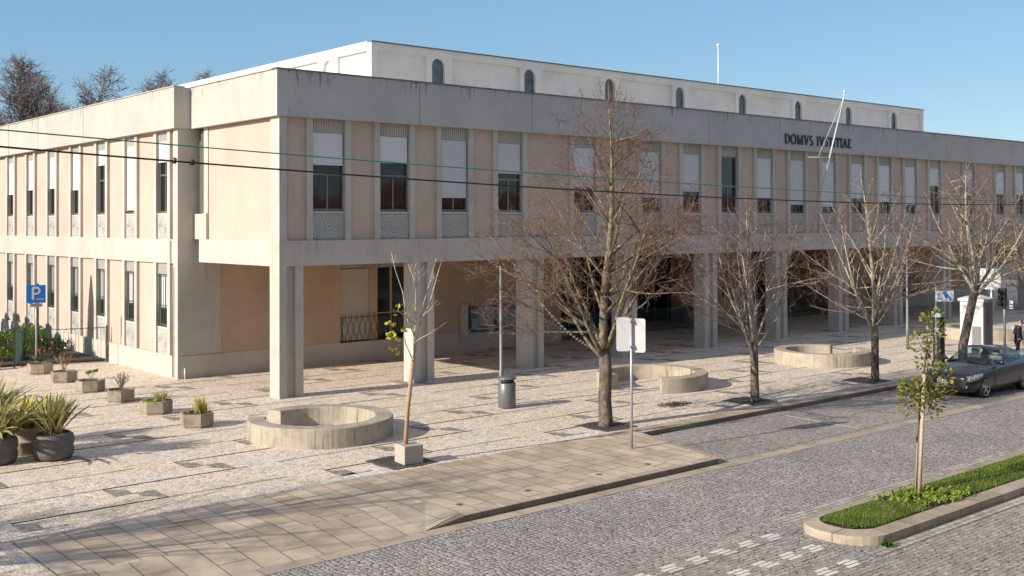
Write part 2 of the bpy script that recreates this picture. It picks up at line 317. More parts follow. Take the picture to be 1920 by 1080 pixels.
M['parking'] = jitter_setts('laid_parking_setts', 9.4, 9.0, (1.14, 1.02, .92), rnd=.35, wob=.2)
def slabs(name, w, h, c1, c2, rot=R_(90), mort=0.010):
    m, n, l, b = new_mat(name)
    v = mapping(n, l, rot=(0, 0, rot))
    br = n.new('ShaderNodeTexBrick'); l.new(v, br.inputs['Vector']); br.inputs['Scale'].default_value = 1
    br.inputs['Brick Width'].default_value = w; br.inputs['Row Height'].default_value = h; br.inputs['Mortar Size'].default_value = mort
    br.offset = 0.37; br.offset_frequency = 2; br.squash = 0.7; br.squash_frequency = 3
    br.inputs['Color1'].default_value = lin(c1); br.inputs['Color2'].default_value = lin(c2); br.inputs['Mortar'].default_value = (0.10, 0.085, 0.07, 1)
    c = mix(n, l, br.outputs['Color'], ramp(n, l, noise(n, l, v, 0.9, 6, 0.7), [(0.34, (0.64, 0.62, 0.58)), (0.6, (1.05, 1.03, 1.0))]), 0.85, 'MULTIPLY')
    c = mix(n, l, c, ramp(n, l, noise(n, l, v, 50, 3), [(0.3, W(0.78)), (0.7, W(1.08))]), 0.7, 'MULTIPLY')
    l.new(c, b.inputs['Base Color']); b.inputs['Roughness'].default_value = 0.8
    inv = n.new('ShaderNodeMath'); inv.operation = 'SUBTRACT'; inv.inputs[0].default_value = 1; l.new(br.outputs['Fac'], inv.inputs[1])
    bump(n, l, inv.outputs[0], b, 0.4, 0.01)
    return m
M['slabs'] = slabs('granite_slabs', 0.92, 0.48, (0.44, 0.35, 0.255), (0.62, 0.505, 0.385))
M['slabs_long'] = slabs('granite_ramp_slabs', 3.4, 0.62, (0.47, 0.375, 0.275), (0.60, 0.485, 0.37))
M['kerb'] = slabs('granite_kerb', 1.1, 3.0, (0.42, 0.335, 0.25), (0.52, 0.43, 0.335), rot=0)
M['kerb_grey'] = slabs('granite_kerb_island', 1.3, 3.0, (0.42, 0.345, 0.26), (0.50, 0.425, 0.335), rot=0)
M['kerb_face'] = slabs('shaded_kerb_face', 1.1, 3.0, (0.17, 0.135, 0.10), (0.24, 0.195, 0.15), rot=0)  # upright kerb faces: shade put into a darkened granite colour
M['gutter'] = slabs('granite_gutter', 1.2, 2.0, (0.40, 0.33, 0.25), (0.50, 0.425, 0.335), rot=0)
M['gutter_pale'] = slabs('pale_setts_strip', 0.3, 0.14, (0.37, 0.325, 0.27), (0.56, 0.50, 0.43), rot=0)
M['earth'] = simple('earth', (0.16, 0.14, 0.11), 0.95, var=0.3, scale=0.5)
M['paint_white'] = simple('worn_white_paint', (0.66, 0.62, 0.56), 0.7, var=0.25, scale=25)
M['grate'] = simple('cast_iron_grate', (0.11, 0.11, 0.10), 0.6, 0.3)

# ------------------------------------------------------------------ mesh helpers
class MB:
    def __init__(s): s.v = []; s.f = []; s.m = []; s.mats = []; s.sm = []
    def mi(s, m):
        if m not in s.mats: s.mats.append(m)
        return s.mats.index(m)
    def add(s, vs, fs, mat=None, smooth=False):
        o = len(s.v); k = s.mi(mat) if mat else 0
        s.v += [tuple(p) for p in vs]
        for f in fs: s.f.append(tuple(i+o for i in f)); s.m.append(k); s.sm.append(smooth)
    def box(s, a, b, mat=None):
        x0, y0, z0 = a; x1, y1, z1 = b
        if x0 > x1: x0, x1 = x1, x0
        if y0 > y1: y0, y1 = y1, y0
        if z0 > z1: z0, z1 = z1, z0
        vs = [(x0, y0, z0), (x1, y0, z0), (x1, y1, z0), (x0, y1, z0), (x0, y0, z1), (x1, y0, z1), (x1, y1, z1), (x0, y1, z1)]
        s.add(vs, [(0, 3, 2, 1), (4, 5, 6, 7), (0, 1, 5, 4), (1, 2, 6, 5), (2, 3, 7, 6), (3, 0, 4, 7)], mat)
        return s
    def prism(s, poly, z0, z1, mat=None):
        n = len(poly); vs = [(x, y, z0) for x, y in poly] + [(x, y, z1) for x, y in poly]
        ar = sum(poly[i][0]*poly[(i+1) % n][1]-poly[(i+1) % n][0]*poly[i][1] for i in range(n))
        top = tuple(range(n, 2*n)); bot = tuple(reversed(range(n)))
        fs = [top, bot] + [(i, (i+1) % n, n+(i+1) % n, n+i) for i in range(n)]
        if ar < 0: fs = [tuple(reversed(f)) for f in fs]
        s.add(vs, fs, mat); return s
    def tube(s, pts, rad, sides=6, mat=None, cap=True, smooth=True):
        pts = [Vector(p) for p in pts]; n = len(pts)
        if not hasattr(rad, '__len__'): rad = [rad]*n
        vs = []; ref = None
        for i, p in enumerate(pts):
            d = (pts[min(i+1, n-1)]-pts[max(i-1, 0)])
            if d.length < 1e-9: d = Vector((0, 0, 1))
            d.normalize()
            if ref is None: ref = d.orthogonal().normalized()
            else:
                ref = ref - d*ref.dot(d)
                ref = ref.normalized() if ref.length > 1e-6 else d.orthogonal().normalized()
            q = d.cross(ref)
            for k in range(sides):
                a = 2*math.pi*k/sides; vs.append(p + (ref*math.cos(a)+q*math.sin(a))*rad[i])
        fs = []
        for i in range(n-1):
            for k in range(sides):
                k2 = (k+1) % sides; fs.append((i*sides+k, i*sides+k2, (i+1)*sides+k2, (i+1)*sides+k))
        if cap and sides > 2:
            fs.append(tuple(reversed(range(sides)))); fs.append(tuple(range((n-1)*sides, n*sides)))
        s.add(vs, fs, mat, smooth); return s
    def lathe(s, prof, c=(0, 0), sides=24, mat=None, smooth=True):
        vs = []; 
        for r, z in prof:
            for k in range(sides):
                a = 2*math.pi*k/sides; vs.append((c[0]+r*math.cos(a), c[1]+r*math.sin(a), z))
        fs = []
        for i in range(len(prof)-1):
            for k in range(sides):
                k2 = (k+1) % sides; fs.append((i*sides+k, i*sides+k2, (i+1)*sides+k2, (i+1)*sides+k))
        fs.append(tuple(reversed(range(sides)))); fs.append(tuple(range((len(prof)-1)*sides, len(prof)*sides)))
        s.add(vs, fs, mat, smooth); return s
    def build(s, name, mat=None, parent=None, bevel=0):
        me = bpy.data.meshes.new(name); me.from_pydata(s.v, [], s.f)
        mats = s.mats if s.mats else [mat]
        for m in mats: me.materials.append(M[m] if isinstance(m, str) else m)
        if s.mats: me.polygons.foreach_set('material_index', s.m)
        me.polygons.foreach_set('use_smooth', s.sm)
        me.update(); o = bpy.data.objects.new(name, me); COL.objects.link(o)
        if parent: o.parent = parent
        if bevel:
            bv = o.modifiers.new('bevel', 'BEVEL'); bv.width = bevel; bv.segments = 2; bv.limit_method = 'ANGLE'
        return o
def tag(o, label=None, cat=None, group=None, kind=None):
    if label: o['label'] = label
    if cat: o['category'] = cat
    if group: o['group'] = group
    if kind: o['kind'] = kind
    return o
def empty(name, loc=(0, 0, 0), rz=0.0):
    o = bpy.data.objects.new(name, None); COL.objects.link(o); o.location = loc; o.rotation_euler = (0, 0, rz)
    o.empty_display_size = 0.2
    return o
def copy_tree(o, parent=None):
    c = o.copy(); COL.objects.link(c); c.parent = parent
    for ch in list(o.children): copy_tree(ch, c)
    return c
def part(name, mat, parent, a, b, bevel=0): return MB().box(a, b).build(name, mat, parent, bevel)
def struct(name, mb, mat=None): return tag(mb.build(name, mat), kind='structure')
def sheet(name, mat, x0, y0, x1, y1, z):
    b = MB(); b.add([(x0, y0, z), (x1, y0, z), (x1, y1, z), (x0, y1, z)], [(0, 1, 2, 3)]); return struct(name, b, mat)

# ------------------------------------------------------------------ ground
RZ = -0.14
sheet('ground', 'earth', -900, -900, 1100, 1100, -0.16)
sheet('road', 'road', -60, 10.9, 200, 17.40, RZ)
sheet('near_road', 'cross', -60, -1.5, 200, 10.9, RZ)
b = MB(); b.prism([(-60, 11.4), (18.0, 11.4), (18.0, 13.6), (-60, 13.6)], RZ-0.02, RZ+0.004); struct('crossing_paving', b, 'cross')
b = MB(); b.prism([(-60, 17.36), (200, 17.36), (200, 17.72), (-60, 17.72)], RZ-0.02, RZ+0.008); struct('road_gutter', b, 'gutter')
b = MB(); b.prism([(22.2, 17.72), (200, 17.72), (200, 21.35), (22.2, 21.35)], RZ-0.02, RZ+0.004); struct('parking_lane', b, 'parking')
b = MB()
b.prism([(22.3, 19.42), (200, 19.42), (200, 19.48), (22.3, 19.48)], RZ, RZ+0.008); b.prism([(22.3, 17.9), (200, 17.9), (200, 17.97), (22.3, 17.97)], RZ, RZ+0.008)
struct('parking_joint_line', b, 'inlay')
# plaza: solid with an edge, granite kerb along the parking lane
b = MB(); b.prism([(-60, 21.95), (200, 21.95), (200, 110), (-60, 110)], -0.15, 0.0); b.prism([(-60, 15.9), (6.3, 15.9), (6.3, 21.95), (-60, 21.95)], -0.15, 0.0)
struct('plaza_paving', b, 'plaza')
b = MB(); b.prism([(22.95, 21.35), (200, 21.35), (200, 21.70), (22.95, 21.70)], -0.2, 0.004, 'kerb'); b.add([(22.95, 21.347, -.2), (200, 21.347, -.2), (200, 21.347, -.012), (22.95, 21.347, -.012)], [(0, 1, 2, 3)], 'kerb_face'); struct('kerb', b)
b = MB(); b.prism([(23.0, 21.70), (200, 21.70), (200, 21.95), (23.0, 21.95)], -0.2, 0.002); struct('kerb_edging', b, 'kerb')
# granite footway: level build-out, dropping to the road on the left
b = MB()
b.add([(13.9, 17.98, 0.0), (21.95, 17.98, 0.0), (23.0, 21.95, 0.0), (6.3, 21.95, 0.0), (6.3, 19.2, 0.0), (13.9, 19.2, 0.0)], [(0, 1, 2, 3, 4, 5)], 'slabs')
struct('granite_footway', b)
b = MB()
b.add([(6.3, 17.72, RZ+0.01), (12.85, 17.72, RZ+0.01), (12.85, 19.2, 0.0), (6.3, 19.2, 0.0)], [(0, 1, 2, 3)], 'slabs_long')
b.add([(12.85, 17.72, RZ+0.012), (13.9, 17.98, 0.0), (13.9, 19.2, 0.0), (12.85, 19.2, 0.0)], [(0, 1, 2), (0, 2, 3)], 'gutter')
struct('dropped_kerb_ramp', b)
b = MB()
for i in range(8):
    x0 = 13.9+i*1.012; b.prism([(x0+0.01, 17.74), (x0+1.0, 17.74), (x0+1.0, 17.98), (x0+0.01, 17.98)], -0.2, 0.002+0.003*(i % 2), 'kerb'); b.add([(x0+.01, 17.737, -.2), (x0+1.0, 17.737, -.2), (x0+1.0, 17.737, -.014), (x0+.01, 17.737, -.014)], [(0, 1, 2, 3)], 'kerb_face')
b.prism([(21.96, 17.74), (22.12, 17.74), (23.18, 21.70), (23.0, 21.95), (22.0, 18.0)], -0.2, 0.001, 'kerb')
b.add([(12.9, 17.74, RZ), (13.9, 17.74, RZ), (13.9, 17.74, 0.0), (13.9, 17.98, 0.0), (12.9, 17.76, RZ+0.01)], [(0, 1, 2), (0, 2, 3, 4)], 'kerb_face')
struct('footway_kerb', b)
sheet('crosswalk_tiles_bed', 'cross', 6, 9.6, 18.0, 11.38, RZ+0.003)
# inlaid lines and stepped fret motifs in the mosaic paving
b = MB(); zi = 0.004
def q4(x0, y0, x1, y1): b.add([(x0, y0, zi), (x1, y0, zi), (x1, y1, zi), (x0, y1, zi)], [(0, 1, 2, 3)])
PY = 1.62; X_MIN, X_MAX = -40, 110
for j in range(0, 12):
    yb = 21.6+PY*j; yt = yb+PY
    xs = [9.0+((j*2.4+2.4) % 7.2)-48+7.2*k for k in range(23)]
    prev = X_MIN
    for x in xs:
        if yt > 22.2:
            q4(x-0.0, yt-0.035, x+3.6 if j % 2 else x+6.2, yt+0.03)
        if yb > 22.1: q4(x+0.9-(3.3 if j % 2 else 6.0), yb-0.035, x+0.9, yb+0.03)
        ym = (yt+yb)/2
        if yb > 21.5:
            zi = 0.006
            b.add([(x, yt-0.03, zi), (x+0.42, yt-0.36, zi), (x+0.42, ym+0.03, zi), (x-0.0, ym+0.03, zi)], [(0, 3, 2, 1)])
            if yb > 22: b.add([(x+0.9, yb+0.03, zi), (x+0.48, yb+0.45, zi), (x+0.48, ym-0.03, zi), (x+0.9, ym-0.03, zi)], [(0, 1, 2, 3)])
            q4(x+0.02, ym-0.03, x+0.88, ym+0.03)
            zi = 0.004
for x in (6.28,): b.add([(x-0.05, 16, zi), (x, 16, zi), (x, 21.9, zi), (x-0.05, 21.9, zi)], [(0, 1, 2, 3)])
struct('paving_inlays', b, 'inlay')
b = MB(); b.prism([(12.6, 21.96), (14.9, 21.96), (14.9, 22.75), (12.6, 22.05)], 0.0, 0.006); b.prism([(20.4, 21.96), (22.1, 21.96), (22.1, 22.75), (20.4, 22.05)], 0.0, 0.006)
struct('footway_edging', b, 'white_inlay')
# crossing squares, parking bay line, spray marks
b = MB()
for yy, n0 in ((12.95, 9), (12.0, 10), (11.05, 9)):
    for k in range(n0):
        x = 17.66-0.735*k-(0.02 if yy < 12.5 else 0)-(0 if yy > 11.5 else 0.3)
        for s in range(3):
            o = 0.05*((k+s*2) % 3)-.03
            b.add([(x-0.19+o, yy-0.17+s*0.117, RZ+0.012), (x+0.19+o, yy-0.17+s*0.117, RZ+0.012), (x+0.19+o, yy-0.17+s*0.117+0.096, RZ+0.012), (x-0.19+o, yy-0.17+s*0.117+0.096, RZ+0.012)], [(0, 1, 2, 3)])
b.add([(28.82, 18.0, RZ+0.013), (28.91, 18.0, RZ+0.013), (29.1, 20.75, RZ+0.013), (29.01, 20.75, RZ+0.013)], [(0, 1, 2, 3)])
b.add([(35.2, 18.0, RZ+0.013), (35.29, 18.0, RZ+0.013), (35.4, 20.75, RZ+0.013), (35.31, 20.75, RZ+0.013)], [(0, 1, 2, 3)])
struct('road_markings', b, 'paint_white')
b = MB()
for cx, cy in ((13.3, 17.13), (21.2, 17.12)):
    for k in range(5):
        a = k*1.3; b.add([(cx+0.1*math.cos(a), cy+0.05*math.sin(a), RZ+0.01), (cx+0.1*math.cos(a+0.8), cy+0.05*math.sin(a+0.8), RZ+0.01), (cx+0.02, cy, RZ+0.01)], [(0, 1, 2)])
struct('spray_marks', b, 'orange')
b = MB()
for cx, cy in ((16.2, 18.45), (18.5, 18.5), (20.2, 18.5), (14.3, 18.5)):
    b.prism([(cx+0.08*math.cos(a*0.7854), cy+0.08*math.sin(a*0.7854)) for a in range(8)], 0, 0.006)
struct('footway_covers', b, 'grate')
# pale strips along the planted island
b = MB(); b.prism([(18.2, 10.92), (200, 10.92), (200, 11.22), (18.2, 11.22)], RZ-0.02, RZ+0.008); b.prism([(18.6, 13.2), (200, 13.2), (200, 13.75), (18.6, 13.75)], RZ-0.02, RZ+0.005)
struct('pale_road_strip', b, 'gutter_pale')

# ------------------------------------------------------------------ planted island
def stadium(x0, x1, y0, y1, r, n=8):
    pts = [(x1, y0), (x1, y1)]
    for k in range(n+1):
        a = math.pi/2 + (math.pi/2)*k/n; pts.append((x0+r+r*math.cos(a), y1-r+r*math.sin(a)))
    for k in range(n+1):
        a = math.pi + (math.pi/2)*k/n; pts.append((x0+r+r*math.cos(a), y0+r+r*math.sin(a)))
    return pts
out_p = stadium(18.28, 120, 11.26, 13.02, 0.80); in_p = stadium(18.68, 120, 11.62, 12.80, 0.55)
b = MB(); n = len(out_p)
vs_ = [(x, y, z) for (x, y) in out_p for z in (-0.2,)] + [(x, y, 0.03) for x, y in out_p] + [(x, y, 0.05) for x, y in in_p] + [(x, y, -0.1) for x, y in in_p]
fs_ = []
for i in range(n):
    j = (i+1) % n
    for k in range(3): fs_.append((k*n+i, (k+1)*n+i, (k+1)*n+j, k*n+j))
b.add(vs_, fs_); struct('island_kerb', b, 'kerb_grey')
b = MB(); b.prism(in_p, -0.1, 0.035); struct('island_soil', b, 'soil')
rng = random.Random(5)
b = MB()
def in_lawn(x, y):
    if x < 18.75 or y < 11.66 or y > 12.76: return False
    if x < 19.25 and (abs(y-12.2) > 0.25+(x-18.7)*0.6): return False
    if 21.1-0.55*(y-12.2) < x < 22.75-0.35*(y-12.2): return False
    return True
for i in range(42000):
    x = 18.7+ (rng.random()**1.5)*22; y = rng.uniform(11.66, 12.77)
    if not in_lawn(x, y): continue
    a = rng.uniform(0, 6.283); h = rng.uniform(0.04, 0.085); w = 0.006+0.0004*(x-18)
    dx, dy = math.cos(a)*w, math.sin(a)*w; lx, ly = rng.uniform(-.03, .03), rng.uniform(-.03, .03)
    z = 0.035+0.05*math.sin((y-11.62)/1.15*math.pi)
    b.add([(x-dx, y-dy, z), (x+dx, y+dy, z), (x+lx, y+ly, z+h)], [(0, 1, 2)])
gr = b.build('lawn_grass', 'grass'); tag(gr, 'short green grass on the raised traffic island', 'grass', kind='stuff')
b = MB()
xs = [18.75+0.4*i for i in range(55)]; ys = [11.68+0.09*i for i in range(13)]
for i in range(len(xs)-1):
    for j in range(len(ys)-1):
        x, y = xs[i], ys[j]
        if not (in_lawn(x+0.1, y) and in_lawn(x+.3, y)): continue
        zz = lambda yy: 0.038+0.05*math.sin(max(0, min(1, (yy-11.62)/1.15))*math.pi)
        b.add([(x, y, zz(y)), (x+.4, y, zz(y)), (x+.4, y+.09, zz(y+.09)), (x, y+.09, zz(y+.09))], [(0, 1, 2, 3)])
struct('island_turf', b, 'grass')

# ------------------------------------------------------------------ courthouse
CH = empty('courthouse', (50, 37, 0))
tag(CH, 'long pale two storey courthouse with pink panels, white blinds and a columned porch', 'building')
class Off:      # builds parts in world coordinates under a parent that stands elsewhere
    pass
def bp(mb, name, mat, parent, bevel=0):
    o = mb.build(name, mat, None, bevel); o.parent = parent
    w = parent.location.copy(); p = parent.parent
    while p: w = w + p.location; p = p.parent
    o.location = -w
    return o
def cbox(name, mat, a, bb, parent=None, bevel=0): return bp(MB().box(a, bb), name, mat, parent or CH, bevel)
X0, YF = 18.22, 33.567; PX = 5.622; XL, YL = 17.58, 40.42; XE = 81.3
ZBT, ZBB, ZFB, ZFT = 5.40, 4.52, 9.68, 11.27
# ---- front wing, upper floor
cbox('beam', 'concrete', (X0, YF, ZBB), (XE, YF+0.55, ZBT))                       # front beam
cbox('beam', 'concrete', (X0, YF+0.551, ZBB), (X0+0.5, YL-0.5, ZBT))                 # side beam
cbox('porch_ceiling', 'pink_in', (X0+0.5, YF+0.551, 4.72), (XE, YL+0.5, 4.95))
b = MB()
Lj = [18.05] + [18.05+0.42+4.9*k*1.0 for k in range(1, 14)] + [XE+0.2]
joints = [18.05, 22.95, 29.75, 36.45, 43.3, 43.32]
jx = [18.05, 24.0]
x = 24.0
while x < XE-6: x += 5.622; jx.append(x)
jx.append(XE+0.2)
for i in range(len(jx)-1):
    b.box((jx[i]+(0.012 if i else 0), 33.40, ZFB), (jx[i+1]-0.012, 33.62, ZFT))
bp(b, 'fascia', 'fascia_grey', CH)
cbox('fascia_core', 'coping', (18.3, 33.45, ZFB+0.02), (XE, 33.9, ZFT-0.03))
cbox('fascia', 'fascia_white', (18.05, 33.625, ZFB), (18.29, 40.3, ZFT))
cbox('coping', 'coping', (18.0, 33.35, ZFT), (XE+0.25, 33.7, ZFT+0.045))
cbox('coping', 'fascia_white', (18.0, 33.70, ZFT), (18.34, 40.3, ZFT+0.04))
cbox('soffit', 'concrete', (18.3, 33.63, ZFB+0.01), (XE, 34.3, ZFB+0.09))
cbox('roof', 'roof_tile', (18.30, 33.91, 10.9), (XE, 80, 11.0))
# side wall of the projecting wing
cbox('side_wall', 'pink', (18.34, 34.22, ZBT), (18.8, 39.3, ZFB))
cbox('corner_pilaster', 'concrete', (X0+0.01, YF+0.01, ZBT), (18.52, 34.21, ZFB))
cbox('side_pilaster', 'concrete', (X0+0.01, 39.31, ZBT), (18.8, 39.66, 6.4))
cbox('side_pilaster', 'concrete', (18.30, 39.31, 6.4), (18.8, 39.66, ZFB))
cbox('slit_window', 'frame', (18.42, 39.67, 6.4), (18.7, 40.3, ZFB))
cbox('side_pilaster', 'concrete', (X0+0.02, 39.67, ZBT), (18.7, 40.35, 6.38))

# ---- window bays
def lozenge(b, x0, x1, z0, z1, y, n=5, d=0.045):
    """concentric diamond ribs carved on a panel, set proud of plane y"""
    cx, cz = (x0+x1)/2, (z0+z1)/2; hw, hz = (x1-x0)/2, (z1-z0)/2
    t = 0.092
    for k in range(1, 8):
        r = k*0.135
        for sx in (-1, 1):
            for sz in (-1, 1):
                # segment |dx|+|dz| = r in this quadrant clipped to the panel
                a0 = max(0, r-hz); a1 = min(r, hw-0.01)
                if a1-a0 < 0.03: continue
                p = [(a0, r-a0), (a1, r-a1)]
                q = [(p[1][0]-t*0.5, max(p[1][1]-t*0.5, 0)), (p[0][0]-0 if p[0][0] == 0 else p[0][0]-t*0.5, p[0][1]-t*(1 if p[0][0] == 0 else 0.5))]
                P = p+q
                vs = [(cx+sx*u, y, cz+sz*v) for u, v in P] + [(cx+sx*u, y-d, cz+sz*v) for u, v in P]
                f = [(4, 5, 6, 7), (0, 1, 5, 4), (1, 2, 6, 5), (2, 3, 7, 6), (3, 0, 4, 7)]
                b.add(vs, f)
def window_unit(w=1.33, side=0.235):
    """front-storey bay at local origin: x from 0 to w, facing -Y, z absolute. Returns the frame object"""
    b = MB(); zt = 9.20; zb = 6.42
    b.box((0, 0.17, zb), (w, 0.23, zb+0.10)); b.box((0, 0.17, zt-0.07), (w, 0.23, zt)); b.box((0, 0.17, zb+0.1), (0.07, 0.23, zt-0.07)); b.box((w-0.07, 0.17, zb+0.1), (w, 0.23, zt-0.07))
    b.box((0.07, 0.17, 7.70), (w-0.07, 0.23, 7.78)); b.box((w/2-0.035, 0.165, zb+0.1), (w/2+0.035, 0.23, 7.70))
    fr = b.build('window', 'frame')
    MB().box((0.02, 0.20, zb+0.02), (w-0.02, 0.215, zt-0.02)).build('glass', 'glass', fr)
    for xx in (-side, w): MB().box((xx, 0, ZBT), (xx+side, 0.26, ZFB+0.01)).build('pilaster', 'concrete', fr)
    b = MB(); b.box((0, 0.16, zt), (w, 0.26, ZFB+0.01))
    k = 0.03
    while k < w-0.04: b.box((k, 0.13, zt+0.015), (k+0.068, 0.16, ZFB)); k += 0.10
    b.build('fluted_panel', 'concrete', fr)
    b = MB(); b.box((0, 0.135, ZBT), (w, 0.26, 6.35)); b.box((0, 0.08, 6.351), (w, 0.26, 6.42)); lozenge(b, 0, w, ZBT+0.03, 6.33, 0.135)
    b.build('relief_panel', 'relief', fr)
    return fr
def shutter(frac, w, zt, zb, parent, y=0.115, mat='blind'):
    if frac <= 0: return
    z = zt; end = zt-(zt-zb)*frac; b = MB()
    while z > end:
        b.add([(0.03, y, z), (w-0.06, y, z), (w-0.06, y-0.018, z-0.05), (w-0.06, y, z-0.078), (0.03, y, z-0.078), (0.03, y-0.018, z-0.05)], [(0, 5, 2, 1), (5, 4, 3, 2)]); z -= 0.078
    b.box((0.03, y-0.02, z-0.05), (w-0.06, y+0.02, z))
    b.build('roller_blind', mat, parent)
W1X = 19.55; WP = 2.811
idx = [0, 1, 2, 3, 4.5, 6, 7, 8, 9, 10, 11, 12, 13, 14, 15, 16.5, 18, 19, 20, 21]
fr_ = [.37, .32, .79, .41, .57, .71, .62, 0, .69, .80, .85, .68, .73, .77, .36, .55, .5, .5, .6, .4]
proto = window_unit(); WW = 1.33
def place_bay(src, loc, rz, fr, w, zt, zb, first, mat='blind', **k):
    o = src if first else src.copy()
    if not first:
        COL.objects.link(o)
        for ch in list(src.children):
            if ch.name.startswith('roller'): continue
            c = ch.copy(); COL.objects.link(c); c.parent = o
    o.parent = CH; o.location = Vector(loc)-CH.location; o.rotation_euler = (0, 0, rz)
    return o
bays = []
for i, (k, f) in enumerate(zip(idx, fr_)):
    o = place_bay(proto, (W1X+WP*k, YF+0.03, 0), 0, f, WW, 9.2, 6.42, i == 0); bays.append((o, f))
for o, f in bays: shutter(f, WW, 9.2, 6.45, o)
# pink wall panels between the bays
b = MB(); s = 0.235
xs0 = [18.52] + [W1X+WP*k+WW+s for k in idx]; xs1 = [W1X+WP*k-s for k in idx] + [XE]
for a, c in zip(xs0, xs1): b.box((a, YF+0.13, ZBT), (c, YF+0.6, ZFB+0.02))
bp(b, 'wall_panel', 'pink', CH)
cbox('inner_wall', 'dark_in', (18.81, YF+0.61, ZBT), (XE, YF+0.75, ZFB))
cbox('end_wall', 'concrete', (XE-0.3, YF+0.76, ZBT), (XE, YL, ZFB))
# ---- columns
def column():
    b = MB()
    b.box((0, 0, 0), (0.30, 0.68, ZBB)); b.box((0.62, 0, 0), (0.93, 0.68, ZBB)); b.box((0.301, 0.14, 0), (0.619, 0.54, ZBB))
    return b.build('column', 'concrete')
c0 = column()
for k in range(12):
    o = c0 if k == 0 else c0.copy()
    if k: COL.objects.link(o)
    o.parent = CH; o.location = Vector((X0+PX*k, YF, 0))-CH.location
# ---- porch back wall with openings
def wall_seg(x0, x1, plinth=True):
    b = MB(); b.box((x0, YL, 0.0), (x1, YL+0.4, 0.88)); bp(b, 'plinth', 'plinth', CH)
    cbox('porch_wall', 'pink_in', (x0, YL+0.03, 0.881), (x1, YL+0.4, 4.72))
# corner pier of the left wing (faces the porch, pale grey) 
cbox('corner_pier', 'concrete', (XL, YL, 0.0), (XL+0.14, YL+0.25, 0.9)); 
cbox('plinth', 'plinth', (XL+0.141, YL, 0.0), (24.85, YL+0.4, 0.88))
cbox('corner_pier', 'concrete', (XL+0.002, YL+0.002, 0.9), (19.35, YL+0.4, ZBB+0.2))
cbox('porch_wall', 'pink_in', (19.351, YL+0.02, 0.881), (24.85, YL+0.4, 4.72))
cbox('corner_pier', 'concrete', (XL+0.001, YL+0.001, ZBB+0.21), (18.60, YL+0.4, ZFB))
# window group behind a railing
cbox('plinth', 'plinth', (24.851, YL+0.0, 0.0), (29.3, YL+0.4, 0.86))
cbox('porch_wall', 'pink_in', (26.40, YL+0.12, 0.87), (26.76, YL+0.3, 4.05))
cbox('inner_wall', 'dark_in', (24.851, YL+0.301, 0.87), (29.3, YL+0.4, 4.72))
PW = empty('porch_window', (24.9, YL+0.1, 0)); PW.parent = CH; PW.location = Vector((24.9, YL+0.1, 0))-CH.location
def pbox(name, mat, a, c): 
    o = MB().box(a, c).build(name, mat); o.parent = PW; return o
b = MB(); k = 0.0; b.box((-0.05, 0.05, 4.05), (4.4, 0.2, 4.7))
while k < 4.3: b.box((k, 0.0, 4.08), (k+0.05, 0.05, 4.7)); k += 0.1
o = b.build('fluted_panel', 'concrete'); o.parent = PW
z = 4.02; b = MB()
while z > 0.95:
    b.add([(0, 0.06, z), (1.48, 0.06, z), (1.48, 0.04, z-0.04), (0, 0.04, z-0.04), (1.48, 0.06, z-0.062), (0, 0.06, z-0.062)], [(0, 3, 2, 1), (3, 5, 4, 2)]); z -= 0.062
o = b.build('roller_blind', 'blind_cream'); o.parent = PW
pbox('glass', 'glass', (1.86, 0.13, 0.9), (4.4, 0.15, 4.03))
b = MB()
for xx in (1.86, 2.62, 3.45, 4.3): b.box((xx, 0.07, 0.9), (xx+0.1, 0.125, 4.04))
b.box((1.86, 0.08, 2.0), (4.3, 0.12, 2.06)); o = b.build('window_frame', 'frame_tan'); o.parent = PW
def railing(L, z0, z1, name='railing', mat='iron', step=0.30):
    b = MB(); h = z1-z0; t = 0.011
    for zz in (z0+0.06, z1-0.12): b.box((0, -t, zz-t), (L, t, zz+t))
    x = step/2; zm = (z0+z1)/2-0.02
    b.box((0, -0.018, z0), (0.03, 0.018, z1-0.1)); b.box((L-0.03, -0.018, z0), (L, 0.018, z1-0.1))
    while x < L-step/2+0.01:
        for sx in (-1, 1):
            a = 0.045*sx; c = 0.125*sx
            b.tube([(x+a, 0, z1), (x+a, 0, zm+0.34), (x+c, 0, zm+0.13), (x+c, 0, zm-0.13), (x+a, 0, zm-0.34), (x+a, 0, z0)], t, 4, smooth=False)
        x += step
    return b.build(name, mat)
o = railing(4.4, 0.88, 2.06); o.parent = CH; o.location = Vector((24.86, YL-0.08, 0))-CH.location
wall_seg(29.301, 37.8)
# pilaster stub and notice case
cbox('pilaster', 'plinth', (31.35, YL-0.12, 0.58), (31.72, YL, 2.22))
NB = empty('notice_board'); NB.parent = CH; NB.location = Vector((31.8, YL, 0))-CH.location
def nbox(name, mat, a, c): o = MB().box(a, c).build(name, mat); o.parent = NB; return o
b = MB(); b.box((0, -0.14, 0.86), (4.7, 0, 0.93)); b.box((0, -0.14, 1.98), (4.7, 0, 2.06))
for xx in (0, 1.55, 3.1, 4.63): b.box((xx, -0.14, 0.93), (xx+0.07, 0, 1.98))
o = b.build('case_frame', 'teal'); o.parent = NB
nbox('back_panel', 'teal', (0.07, -0.04, 0.93), (4.63, -0.002, 1.98))
M['case_glass'] = glass_mat('case_glass', (0.16, 0.22, 0.23), 0.1)
for k in range(3):
    nbox('glass', 'case_glass', (0.07+1.55*k, -0.10, 0.931), (1.545+1.55*k, -0.095, 1.979))
    for j in range(3): nbox('notice', 'paper', (0.15+1.55*k+.45*j, -0.108, 1.05+.1*((j+k) % 2)), (0.50+1.55*k+.45*j, -0.101, 1.5+.12*((j*2+k) % 3)))
